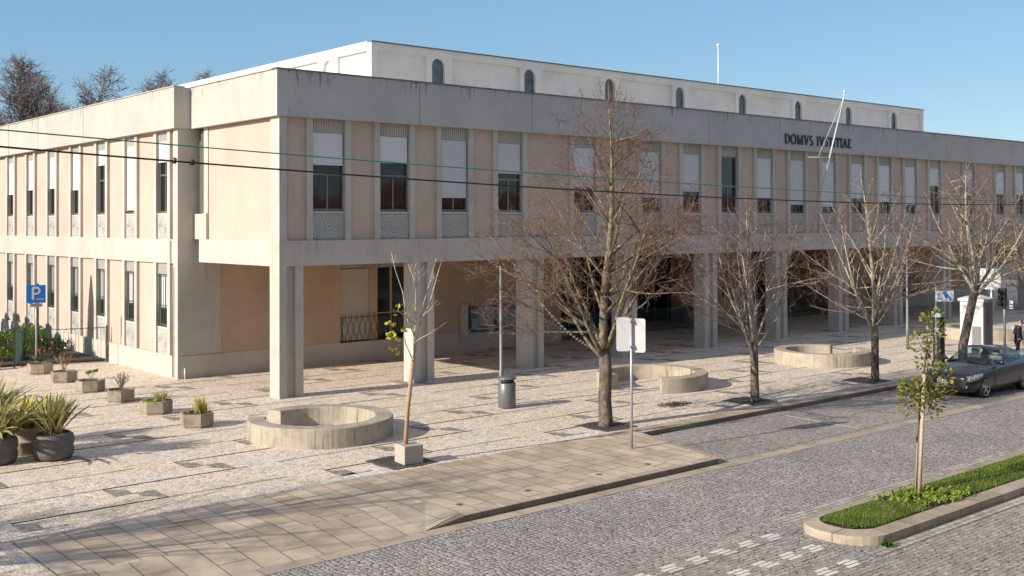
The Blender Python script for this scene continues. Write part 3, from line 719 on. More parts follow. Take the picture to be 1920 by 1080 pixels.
# recessed entrances and folding iron gates
def recess(x0, x1, depth=3.5):
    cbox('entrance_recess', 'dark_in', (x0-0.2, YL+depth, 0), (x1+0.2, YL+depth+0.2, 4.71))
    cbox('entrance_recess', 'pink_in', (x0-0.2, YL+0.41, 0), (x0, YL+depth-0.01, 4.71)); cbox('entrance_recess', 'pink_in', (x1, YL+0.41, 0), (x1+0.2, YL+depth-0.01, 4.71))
    k = x0+0.5
    n = int((x1-x0)/3)
    for i in range(n):
        xa = x0+(i+0.12)*(x1-x0)/n; xb = x0+(i+0.88)*(x1-x0)/n
        fr = cbox('entrance_door', 'frame', (xa, YL+depth-0.08, 0.02), (xb, YL+depth-0.02, 3.2))
        for h in (0, 1):
            g = MB().box((xa+0.1+h*(xb-xa-0.1)/2, YL+depth-0.10, 0.15), (xa+h*(xb-xa-0.1)/2+(xb-xa)/2-0.05, YL+depth-0.081, 3.1)); o = g.build('glass', 'glass'); o.parent = fr
def gate(x0, x1, z0=0.03, z1=1.25):
    b = MB(); x = x0; i = 0; st = 0.16
    b.box((x0, YL+0.18, z0+0.05), (x1, YL+0.21, z0+0.08)); b.box((x0, YL+0.18, z1-0.08), (x1, YL+0.21, z1-0.05))
    while x < x1-st:
        b.tube([(x, YL+0.2, z0), (x, YL+0.2, z1)], 0.014, 4, smooth=False)
        b.tube([(x, YL+0.2, z0+0.1), (x+st, YL+0.2, (z0+z1)/2), (x, YL+0.2, z1-0.1)], 0.009, 4, smooth=False)
        x += st
    bp(b, 'folding_gate', 'green_iron', CH)
recess(37.8, 50.1); gate(37.85, 50.05)
wall_seg(50.1, 53.4); recess(53.4, 62.0); gate(53.45, 61.9, 0.03, 1.7); wall_seg(62.0, 83.3)
cbox('porch_window', 'glass', (50.6, YL-0.0, 1.5), (52.9, YL+0.02, 3.4)); 
PW2 = cbox('porch_window', 'glass', (66.0, YL-0.01, 0.95), (72.6, YL+0.02, 3.6))
o = railing(6.6, 0.9, 2.06); o.parent = CH; o.location = Vector((66.0, YL-0.12, 0))-CH.location
b = MB()
for xx in (66.0, 67.6, 69.2, 70.9, 72.5): b.box((xx, YL-0.05, 0.95), (xx+0.1, YL-0.012, 3.6))
bp(b, 'window_frame', 'frame_tan', CH)
# ---- left wing
YB = 78
cbox('fascia', 'fascia_white', (17.38, 40.3, ZFB), (17.75, YB, ZFT+0.0))
cbox('fascia', 'fascia_grey', (17.75, 40.301, ZFB), (18.30, 40.6, ZFT))
cbox('coping', 'fascia_white', (17.34, 40.26, ZFT), (17.80, YB, ZFT+0.04))
b = MB()
for yy in (50.2, 56.6, 61.5, 66): b.box((17.372, yy, ZFB+0.01), (17.379, yy+0.025, ZFT))
bp(b, 'fascia_joint', 'coping', CH)
cbox('beam', 'concrete', (XL-0.003, YL+0.41, ZBB-0.06), (XL+0.4, YB, ZBT))
cbox('beam', 'concrete', (XL-0.004, YL-0.006, ZBB-0.06), (18.19, YL+0.409, ZBT))
cbox('soffit', 'concrete', (17.6, 40.85, ZFB+0.01), (18.4, YB, ZFB+0.09))
cbox('plinth', 'plinth', (XL-0.002, YL+0.251, 0.0), (XL+0.5, YB, 0.86))
LW0 = 41.43; LWP = 3.328; LWW = 1.08
def left_unit(upper):
    """bay for the left wing: local x runs along the wall (0..w), facing local -Y"""
    w = LWW; z0, z1 = (ZBT, ZFB+0.01) if upper else (0.861, ZBB-0.06)
    zt, zb = (9.27, 6.42) if upper else (4.0, 1.92)
    b = MB(); b.box((0, 0.17, zb), (w, 0.23, zb+0.09)); b.box((0, 0.17, zt-0.06), (w, 0.23, zt)); b.box((0, 0.17, zb+0.09), (0.06, 0.23, zt-0.06)); b.box((w-0.06, 0.17, zb+0.09), (w, 0.23, zt-0.06))
    b.box((w/2-0.03, 0.165, zb+0.09), (w/2+0.03, 0.23, zt-0.06))
    if upper: b.box((0.06, 0.168, 7.9), (w-0.06, 0.23, 7.97))
    fr = b.build('window', 'frame')
    MB().box((0.02, 0.20, zb+0.02), (w-0.02, 0.215, zt-0.02)).build('glass', 'glass', fr)
    for xx, ww in ((-0.26, 0.26), (w, 0.26)): MB().box((xx, 0, z0), (xx+ww, 0.3, z1)).build('pilaster', 'concrete', fr)
    b = MB(); b.box((0, 0.13, zt), (w, 0.3, z1)); k = 0.03
    while k < w-0.04: b.box((k, 0.10, zt+0.01), (k+0.045, 0.13, z1)); k += 0.095
    b.build('fluted_panel', 'relief', fr)
    b = MB(); b.box((0, 0.09, z0), (w, 0.3, zb-0.06)); b.box((0, 0.06, zb-0.059), (w, 0.3, zb)); lozenge(b, 0, w, z0+0.03, zb-0.09, 0.09, d=.025)
    b.build('relief_panel', 'relief', fr)
    if not upper:
        b = MB()
        for k in range(6): b.tube([(0.06+k*(w-0.12)/5, 0.04, zb+0.0), (0.06+k*(w-0.12)/5, 0.04, zt)], 0.014, 5, smooth=False)
        for zz in (zb+0.05, zb+0.72, zb+0.86, zt-0.05): b.box((0, 0.03, zz), (w, 0.05, zz+0.02))
        b.build('window_bars', 'green_iron', fr)
        MB().box((0.03, 0.192, zb+0.75+0.0), (w-0.03, 0.199, zt-0.03)).build('inner_blind', 'blind', fr)
    return fr
lu = left_unit(True); lg = left_unit(False)
lf = [.25, .93, .2, .58, .5, .5, .56, .5, .4, .6, .5]
ups = []
for i in range(11):
    for src, up in ((lu, True), (lg, False)):
        # local +x -> world -Y, local -Y -> world -X : rotate by -90 deg
        o = place_bay(src, (XL+0.003, LW0+LWW+LWP*i, 0), -math.pi/2, 0, LWW, 0, 0, i == 0)
        if up: ups.append((o, lf[i]))
for o, f in ups: shutter(f, LWW, 9.27, 6.45, o)
for up in (True, False):
    b = MB(); z0, z1 = (ZBT, ZFB+0.02) if up else (0.86, ZBB-0.06)
    edges = [YL+0.42] + [LW0+LWP*i+LWW+0.26 for i in range(11)]; e2 = [LW0+LWP*i-0.26 for i in range(11)]+[YB]
    for a, c in zip(edges, e2):
        b.box((XL+0.12, a, z0), (XL+0.5, c, z1))
    bp(b, 'wall_panel', 'pink', CH)
cbox('inner_wall', 'dark_in', (XL+0.51, YL+0.42, 0.0), (XL+0.6, YB, ZFB))
# drain pipe at the corner
b = MB(); b.tube([(XL-0.05, 40.75, 0.05), (XL-0.05, 40.75, 4.3), (XL-0.06, 40.98, 4.35), (XL-0.06, 40.98, 5.35)], 0.022, 6); bp(b, 'downpipe', 'grey_paint', CH)
b = MB(); b.tube([(17.85, YL-0.06, 0), (17.85, YL-0.06, 0.42)], 0.035, 8); bp(b, 'vent_pipe', 'white', CH)
# ---- penthouse
PXL, PY0, PZ = 26.44, 40.41, 14.02; AW = 0.73
def arch_poly(x0, x1, z0, zt, n=10):
    r = (x1-x0)/2; cx = (x0+x1)/2; pts = [(x0, z0), (x1, z0)]
    for k in range(n+1):
        a = math.pi*k/n; pts.append((cx+r*math.cos(a), zt-r+r*math.sin(a)))
    return pts
def recess_wall(holes, x0, x1, z0, z1, parent, name, mat, tf, depth, hole_mat):
    """flat wall with recesses: front face made with bmesh fill; tf maps (s, d, z) to world"""
    bm = bmesh.new(); loops = [[(x0, z0), (x1, z0), (x1, z1), (x0, z1)]] + holes
    eds = []
    for lp in loops:
        vv = [bm.verts.new((p[0], 0, p[1])) for p in lp]
        for i in range(len(vv)): eds.append(bm.edges.new((vv[i], vv[(i+1) % len(vv)])))
    bmesh.ops.triangle_fill(bm, edges=eds, use_beauty=True)
    vs = [tf(v.co.x, 0, v.co.z) for v in bm.verts]; bm.verts.index_update()
    fs = [tuple(v.index for v in f.verts) for f in bm.faces]; bm.free()
    b = MB(); b.add(vs, fs, mat)
    for lp in holes:
        n = len(lp); b.add([tf(p[0], 0, p[1]) for p in lp]+[tf(p[0], depth, p[1]) for p in lp], [(i, (i+1) % n, n+(i+1) % n, n+i) for i in range(n)], mat)
    return b
nA = 8; wc = [30.1+PX*k for k in range(nA)]; PXR = 73.4
holes = []; arches = []
edgesL = [PXL+0.33] + [c+0.80 for c in wc]; edgesR = [c-0.66 for c in wc] + [PXR-0.33]
for a, c in zip(edgesL, edgesR): holes.append([(a, 11.6), (c, 11.6), (c, 13.62), (a, 13.62)])
for c in wc: arches.append(arch_poly(c-AW/2, c+AW/2, 11.6, 13.57))
PH = empty('penthouse'); PH.parent = CH; PH.location = Vector((PXL, PY0, 11))-CH.location
tf = lambda s, d, z: (s, PY0+d, z)
b = recess_wall(holes+arches, PXL, PXR, 11.05, PZ-0.05, PH, '', 'penthouse', tf, 0.14, None)
for h in holes: b.add([(p[0], PY0+0.14, p[1]) for p in h], [(0, 1, 2, 3)], 'penthouse')
bp(b, 'penthouse_wall', None, PH)
for c, ar in zip(wc, arches):
    b = MB(); b.add([(p[0], PY0+0.139, p[1]) for p in ar], [tuple(range(len(ar)))]); g = bp(b, 'arched_window', 'glass_blue', PH)
YP1 = 66
pan = []; arl = []
y = PY0
first = [(40.8, 43.2)]; pitch = 5.0
ha = [(40.85, 43.2)]; 
k = 0
while 44.15+5.0*k < YP1-3:
    ca = 44.15+5.0*k; arl.append(arch_poly(ca-0.37, ca+0.37, 11.6, 13.57)); pan.append((ca+0.85, min(ca+4.1, YP1-0.3))); k += 1
pans = [[(a, 11.6), (c, 11.6), (c, 13.62), (a, 13.62)] for a, c in [(40.8, 43.25)]+pan]
tf2 = lambda s, d, z: (PXL+d, s, z)
b = recess_wall(pans+arl, PY0, YP1, 11.05, PZ-0.05, PH, '', 'penthouse', tf2, 0.15, None)
for h in pans+arl: b.add([(PXL+0.15, p[0], p[1]) for p in h], [tuple(range(len(h)))], 'penthouse')
bp(b, 'penthouse_wall', None, PH)
b = MB(); b.box((PXL+0.3, PY0+0.3, 11.0), (PXR, YP1, PZ-0.06)); bp(b, 'penthouse_core', 'penthouse', PH)
b = MB(); b.box((PXL-0.03, PY0-0.06, PZ-0.05), (PXR+0.03, PY0+0.3, PZ)); bp(b, 'coping', 'coping', PH)
b = MB(); b.box((PXL-0.03, PY0+0.301, PZ-0.05), (PXL+0.3, YP1, PZ)); bp(b, 'coping', 'penthouse', PH)

# ---- raised lettering DOMVS IVSTITIAE
def stroke(b, p, q, t, d=0.06, y=0.0):
    p = Vector((p[0], 0, p[1])); q = Vector((q[0], 0, q[1])); a = (q-p); nrm = Vector((-a.z, 0, a.x)).normalized()*t/2
    c = [p+nrm, p-nrm, q-nrm, q+nrm]
    vs = [(v.x, y-d, v.z) for v in c]+[(v.x, y, v.z) for v in c]
    b.add(vs, [(0, 1, 2, 3), (0, 4, 5, 1), (1, 5, 6, 2), (2, 6, 7, 3), (3, 7, 4, 0)])
def glyph(ch, h):
    b = MB(); T = 0.15*h; t = 0.07*h; sf = 0.055*h
    def serif(x, z, w=0.30): stroke(b, (x-w*h/2, z), (x+w*h/2, z), sf, 0.06)
    if ch == 'I': stroke(b, (0.15*h, 0), (0.15*h, h), T); serif(.15*h, .03*h); serif(.15*h, .97*h); w = .30
    elif ch == 'V': stroke(b, (.1*h, h), (.42*h, 0), T); stroke(b, (.42*h, 0), (.74*h, h), t); serif(.1*h, .97*h, .28); serif(.74*h, .97*h, .26); w = .84
    elif ch == 'A': stroke(b, (.08*h, 0), (.40*h, h), t); stroke(b, (.40*h, h), (.74*h, 0), T); stroke(b, (.2*h, .36*h), (.6*h, .36*h), t); serif(.08*h, .03*h, .24); serif(.74*h, .03*h, .28); w = .82
    elif ch == 'T': stroke(b, (.36*h, 0), (.36*h, h), T); stroke(b, (0.02*h, .95*h), (.70*h, .95*h), t*1.2); serif(.36*h, .03*h); stroke(b, (.04*h, .95*h), (.02*h, .8*h), sf); stroke(b, (.68*h, .95*h), (.70*h, .8*h), sf); w = .72
    elif ch == 'E':
        stroke(b, (.14*h, 0), (.14*h, h), T)
        for z, ww in ((.04, .56), (.52, .48), (.96, .54)): stroke(b, (.1*h, z*h), (ww*h, z*h), t*1.1)
        stroke(b, (.55*h, .02*h), (.58*h, .18*h), sf); stroke(b, (.53*h, .98*h), (.54*h, .82*h), sf); w = .62
    elif ch == 'M':
        stroke(b, (.10*h, 0), (.14*h, h), t); stroke(b, (.14*h, h), (.50*h, .02*h), T); stroke(b, (.50*h, .02*h), (.86*h, h), t); stroke(b, (.86*h, h), (.92*h, 0), T)
        serif(.10*h, .03*h, .24); serif(.92*h, .03*h, .28); w = 1.06
    elif ch in 'DOS':
        if ch == 'O': pts = [(.45*h+.40*h*math.cos(a*math.pi/12), .5*h+.49*h*math.sin(a*math.pi/12)) for a in range(25)]; w = .92
        elif ch == 'D': stroke(b, (.14*h, 0), (.14*h, h), T); pts = [(.1*h, .96*h)]+[(.30*h+.48*h*math.cos(a*math.pi/12), .5*h+.46*h*math.sin(a*math.pi/12)) for a in range(6, -7, -1)]+[(.1*h, .04*h)]; w = .86
        else:
            pts = [(.26*h+.19*h*math.cos(a), .73*h+.22*h*math.sin(a)) for a in [R_(d) for d in range(40, 271, 23)]]+[(.28*h+.20*h*math.cos(a), .26*h+.24*h*math.sin(a)) for a in [R_(d) for d in range(80, -141, -22)]]; w = .55
        for i in range(len(pts)-1):
            p, q = pts[i], pts[i+1]
            vert = abs(q[1]-p[1])/(math.hypot(q[0]-p[0], q[1]-p[1])+1e-9)
            tt = t+(T-t)*vert if ch != 'S' else t+(T*1.1-t)*(1-vert)*0.9
            stroke(b, p, q, tt)
    return b, w*h
h = 0.50; xcur = 0; letters = []
for ch in 'DOMVS IVSTITIAE':
    if ch == ' ': xcur += 0.42*h*1.35; continue
    g, w = glyph(ch, h); letters.append((g, xcur)); xcur += w+0.14*h
total = xcur; sx = (53.0-46.86)/total
for g, x in letters:
    g.v = [(v[0]*sx, v[1], v[2]) for v in g.v]
    o = g.build('letter', 'letters'); o.parent = CH; o.location = Vector((46.86+x*sx, 33.399, 10.0))-CH.location
# building lights / flag poles
FP = tag(empty('facade_flagpole', (49.41, YF-0.05, 5.48)), 'white flagpole leaning out from the facade beside the raised lettering', 'flagpole')
top = Vector((0, -2.0, 7.1))
MB().tube([(0, 0, 0), top*0.5, top], [0.06, 0.05, 0.035], 8).build('pole', 'white', FP)
MB().lathe([(0.02, 0), (0.07, 0.05), (0.07, 0.12), (0.02, 0.17)], sides=10).build('finial', 'white', FP).location = top
MB().tube([top*0.54, top*0.54+Vector((-1.45, 0.35, 0.0))], [0.035, 0.015], 6).build('yard_arm', 'white', FP)
MB().tube([top*0.96, top*0.54+Vector((-0.75, 0.2, 0.0))], 0.014, 4).build('halyard', 'white', FP)
RP = tag(empty('roof_pole', (56.05, 45, 14.0)), 'slim white pole standing up from the white rooftop storey against the sky', 'pole')
MB().tube([(0, 0, 0), (0, 0, 3.4)], [0.055, 0.045], 8).build('pole', 'white', RP)
MB().lathe([(0.05, 3.3), (0.11, 3.4), (0.11, 3.48), (0.04, 3.55)], sides=10).build('finial', 'white', RP)

# ------------------------------------------------------------------ curved benches
def bench(cx, cy, a0, a1, label, r=2.04, th=0.50, h=0.54, sq=True):
    """ring wall from angle a0 to a1 (degrees, ccw)"""
    b = MB(); n = 56; vs = []; pr = [(r, 0), (r, h-0.02), (r-0.02, h), (r-th+0.02, h), (r-th, h-0.02), (r-th, 0)]
    for i in range(n+1):
        a = R_(a0+(a1-a0)*i/n)
        for rr, z in pr: vs.append((rr*math.cos(a), rr*math.sin(a), z))
    m = len(pr); fs = []
    for i in range(n):
        for k in range(m-1): fs.append((i*m+k, (i+1)*m+k, (i+1)*m+k+1, i*m+k+1))
    fs.append(tuple(range(m))); fs.append(tuple(reversed(range(n*m, n*m+m))))
    b.add(vs, fs)
    o = b.build('curved_bench', 'bench'); o.location = (cx, cy, 0)
    # thin joints between the cast segments
    j = MB()
    for k in range(1, 7):
        a = R_(a0+(a1-a0)*k/7); 
        for rr in (r+0.002, r-th-0.002):
            u = Vector((math.cos(a), math.sin(a), 0)); t = Vector((-u.y, u.x, 0))*0.006; p = u*rr
            j.add([p-t+Vector((0, 0, .01)), p+t+Vector((0, 0, .01)), p+t+Vector((0, 0, h-.02)), p-t+Vector((0, 0, h-.02))], [(0, 1, 2, 3)])
    j.build('joint', 'coping', o)
    return tag(o, label, 'bench', 'curved concrete benches on the square')
bench(16.04, 27.15, 142, 142+326, 'round stained concrete bench nearest the viewer, just left of the staked bare sapling')
bench(30.02, 27.26, -128, -128+300, 'curved concrete bench open at the front, half behind the trunk of the largest bare tree')
bench(40.54, 27.0, 22, 22+318, 'curved concrete bench behind the two smaller bare trees, between their trunks')
bench(55.35, 27.11, 20, 20+320, 'curved mossy concrete bench seen behind the white kiosk and the walking man', r=2.2)

# ------------------------------------------------------------------ small plants helpers
def blade_plant(name, mat, n, h, spread, rng, w=0.03, z0=0.0, droop=0.4):
    b = MB()
    for i in range(n):
        a = rng.uniform(0, 6.283); lean = rng.random()**0.7*spread; L = h*rng.uniform(0.6, 1.05); bx, by = rng.gauss(0, .07)*spread*2, rng.gauss(0, .07)*spread*2
        u = Vector((math.cos(a), math.sin(a), 0)); s = Vector((-u.y, u.x, 0)); pts = []
        dr = rng.uniform(0, droop)
        for k in range(6):
            t = k/5; r = lean*L*(t+dr*t*t); zz = L*t*math.sqrt(max(0.1, 1-0.45*lean*lean*t)) - dr*L*0.5*t*t*lean
            pts.append(Vector((bx, by, z0))+u*r+Vector((0, 0, zz)))
        vs = []; tw = rng.uniform(-1, 1)
        for k, p in enumerate(pts):
            ww = w*(0.55+0.9*math.sin(min(1, (k/5)*0.9+0.12)*math.pi)) if k < 5 else 0.002
            sd_ = (s+Vector((0, 0, tw*0.6))).normalized()
            vs += [p-sd_*ww, p+sd_*ww]
        b.add(vs, [(2*k, 2*k+1, 2*k+3, 2*k+2) for k in range(5)])
    return b
def leaf_quad(b, p, d, size, rng, wid=0.45):
    d = Vector(d).normalized(); s = d.cross(Vector((rng.uniform(-1, 1), rng.uniform(-1, 1), rng.uniform(-1, 1)))).normalized()*size*wid
    p = Vector(p); m = p+d*size*0.5; b.add([p, m+s, p+d*size, m-s], [(0, 1, 2, 3)])
# ------------------------------------------------------------------ hexagonal planters
def hex_planter():
    b = MB(); R1, R2, R3 = 0.50, 0.42, 0.40
    def ring(r, z): return [(r*math.cos(R_(60*k+18)), r*math.sin(R_(60*k+18)), z) for k in range(6)]
    rs = [ring(0.47, 0), ring(0.47, 0.04), ring(0.50, 0.06), ring(0.50, 0.41), ring(0.43, 0.41), ring(0.43, 0.33)]
    vs = [p for r in rs for p in r]; fs = [(i*6+k, i*6+(k+1) % 6, (i+1)*6+(k+1) % 6, (i+1)*6+k) for i in range(5) for k in range(6)]
    b.add(vs, fs); o = b.build('tub', 'planter')
    return o
def soil_part(parent): MB().prism([(0.43*math.cos(R_(60*k+18)), 0.43*math.sin(R_(60*k+18))) for k in range(6)], 0.3, 0.36).build('soil', 'soil', parent)
def shrub_mb(rng, h, spread, n, leafmat, stems=7, size=0.05, z0=0.36, tip=False):
    st = MB(); lf = MB()
    for i in range(stems):
        a = rng.uniform(0, 6.283); L = h*rng.uniform(.6, 1.0); r = spread*rng.uniform(.3, 1)
        p = [Vector((0, 0, z0)), Vector((r*.35*math.cos(a), r*.35*math.sin(a), z0+L*.5)), Vector((r*math.cos(a), r*math.sin(a), z0+L))]
        st.tube(p, [0.012, 0.008, 0.004], 4)
        for k in range(n//stems):
            t = rng.uniform(.35 if not tip else .75, 1); q = p[1].lerp(p[2], (t-.35)/.65) if t > .35 else p[0].lerp(p[1], t)
            leaf_quad(lf, q, (rng.gauss(0, 1), rng.gauss(0, 1), rng.uniform(-.2, 1.2)), size*rng.uniform(.7, 1.3), rng)
    return st, lf
pl = [(13.97, 30.75, 'hexagonal concrete planter with a tuft of spiky grass, nearest the round bench', 'grass'),
      (13.97, 33.75, 'mossy hexagonal planter with low spiky plant and moss on its rim, second in the row', 'moss'),
      (14.0, 36.8, 'hexagonal concrete planter with a twiggy round reddish shrub, third in the row', 'twig'),
      (14.0, 39.7, 'hexagonal concrete planter with a small bright green leafy stem plant, fourth in the row', 'bright'),
      (14.1, 42.8, 'hexagonal concrete planter with tall rusty orange shrub, fifth in the row', 'rust'),
      (14.15, 45.8, 'pale hexagonal concrete planter beside the parking sign by the green railing', 'low')]
tub0 = hex_planter(); soil_part(tub0)
for i, (x, y, lab, kind) in enumerate(pl):
    o = tub0 if i == 0 else tub0.copy()
    if i:
        COL.objects.link(o)
        for ch in list(tub0.children):
            c = ch.copy(); COL.objects.link(c); c.parent = o
    o.name = 'hexagonal_planter' if i == 0 else 'hexagonal_planter.%03d' % i
    o.location = (x, y, 0); o.rotation_euler = (0, 0, R_([0, 14, -8, 20, 5, 11][i])); tag(o, lab, 'planter', 'hexagonal planters in a row across the square')
for i, (x, y, lab, kind) in enumerate(pl):
    rng = random.Random(20+i); P = empty('potted_plant', (x, y, 0))
    txt = {'grass': 'spiky yellow green grass tuft growing in the planter nearest the round bench', 'moss': 'low spiky plant with trailing moss in the second planter of the row',
           'twig': 'rounded twiggy reddish shrub in the third planter of the row', 'bright': 'small bright green leafy plant in the fourth planter of the row',
           'rust': 'tall rusty orange shrub in the fifth planter of the row', 'low': 'low green and brown plant in the planter beside the parking sign'}[kind]
    tag(P, txt, 'plant')
    if kind in ('grass', 'moss'):
        blade_plant('', '', 70 if kind == 'grass' else 60, .55 if kind == 'grass' else .42, .5 if kind == 'grass' else .8, rng, .012, .36).build('foliage', 'leaf_flax2' if kind == 'grass' else 'leaf_flax', P).location = (0.1, -0.05, 0)
        if kind == 'moss':
            lf = MB()
            for k in range(260): 
                a = rng.uniform(0, 6.28); r = .44*math.sqrt(rng.random()); leaf_quad(lf, (r*math.cos(a), r*math.sin(a), .37), (rng.gauss(0, .6), rng.gauss(0, .6), .7), .06, rng)
            tag(lf.build('moss', 'leaf_bright', P), kind='stuff')
        else:
            blade_plant('', '', 18, .22, .8, rng, .008, .36).build('foliage', 'leaf_rust', P).location = (-0.25, 0.1, 0)
    else:
        hh, sp, nn, mt, stn, sz, tip = {'twig': (.62, .32, 420, 'leaf_rust', 26, .035, False), 'bright': (.42, .26, 130, 'leaf_bright', 7, .075, True),
                              'rust': (.75, .42, 260, 'leaf_rust', 14, .055, False), 'low': (.38, .38, 260, 'leaf_dark', 12, .06, False)}[kind]
        st, lf = shrub_mb(rng, hh, sp, nn, mt, stn, sz, tip=tip); st.build('stems', 'stem', P); lf.build('foliage', mt, P)

# ------------------------------------------------------------------ round pots with flax
def round_pot(mat, style):
    if style == 'groove': prof = [(0.33, 0), (0.44, 0.04), (0.49, 0.14), (0.50, 0.26), (0.475, 0.33), (0.475, 0.35), (0.50, 0.40), (0.505, 0.52), (0.47, 0.63), (0.40, 0.68), (0.37, 0.66), (0.37, 0.58)]
    else: prof = [(0.36, 0), (0.40, 0.03), (0.46, 0.30), (0.48, 0.34), (0.44, 0.36), (0.43, 0.60), (0.48, 0.66), (0.46, 0.70), (0.40, 0.70), (0.39, 0.62)]
    b = MB(); b.lathe(prof[:], sides=36); o = b.build('round_pot', mat)
    MB().lathe([(0.39, 0.6), (0.36, 0.62)], sides=20).build('soil', 'soil', o)
    return o
pots = [(9.28, 28.95, 'pot_dark', 'groove', 'dark grey bulging pot with a groove round its middle, in front of the pale pot'),
        (8.95, 30.15, 'pot_pale', 'plain', 'pale stone pot with sloping sides, half behind the dark grooved pot'),
        (8.02, 29.35, 'pot_dark', 'groove', 'dark pot cut off by the left edge of the picture'),
        (8.45, 31.6, 'pot_pale', 'plain', 'pale stone pot hidden under the leaves of the farthest flax clump at the left')]
fl = [('large striped flax with long green and cream sword leaves in the dark grooved pot', 130, 1.12, 'leaf_flax', .5),
      ('yellow flax with arching sword leaves in the pale pot', 100, 1.0, 'leaf_flax2', .7),
      ('drooping striped flax spilling in from the left edge over the dark pot', 120, 1.15, 'leaf_flax', .95),
      ('tall flax clump behind the yellow flax at the left edge', 150, 1.35, 'leaf_flax', .6)]
for i, ((x, y, m, st, lab), (l2, n_, h_, fm, sp)) in enumerate(zip(pots, fl)):
    o = round_pot(m, st); o.location = (x, y, 0); tag(o, lab, 'plant pot')
    P = tag(empty('flax_plant', (x, y, 0.62)), l2, 'plant', 'flax plants in round pots'); rng = random.Random(50+i)
    blade_plant('', '', n_, h_, sp*1.25, rng, .034, 0.0, .75).build('foliage', fm, P)
    blade_plant('', '', 30, h_*.6, sp*1.1, rng, .02, 0.0, .8).build('dry_leaves', 'leaf_rust', P)

# ------------------------------------------------------------------ bare trees
def bend(rng, d, amt): return (d+Vector((rng.gauss(0, amt), rng.gauss(0, amt), rng.gauss(0, amt)))).normalized()
def env_r(env, z):
    if z <= env[0][0]: return env[0][1]*max(0, 1-(env[0][0]-z)*1.5)
    for (a, ra), (b_, rb) in zip(env, env[1:]):
        if a <= z <= b_: return ra+(rb-ra)*(z-a)/(b_-a)
    return 0.0
def polyline(rng, p, d, L, nseg, wig, up, env=None, slack=1.0, ctr=(0, 0)):
    pts = [Vector(p)]; d = Vector(d).normalized(); dirs = [d]
    for i in range(nseg):
        d = bend(rng, d, wig); d = (d+Vector((0, 0, up))).normalized(); q = pts[-1]+d*L/nseg
        if env is not None and i > 0:
            if math.hypot(q.x-ctr[0], q.y-ctr[1]) > env_r(env, q.z)*slack+.05: break
        pts.append(q); dirs.append(d)
    return pts, dirs
def side_dir(rng, d, ang):
    a = d.orthogonal().normalized(); a.rotate(Quaternion(d, rng.uniform(0, 6.283)))
    return (d*math.cos(ang)+a*math.sin(ang)).normalized()
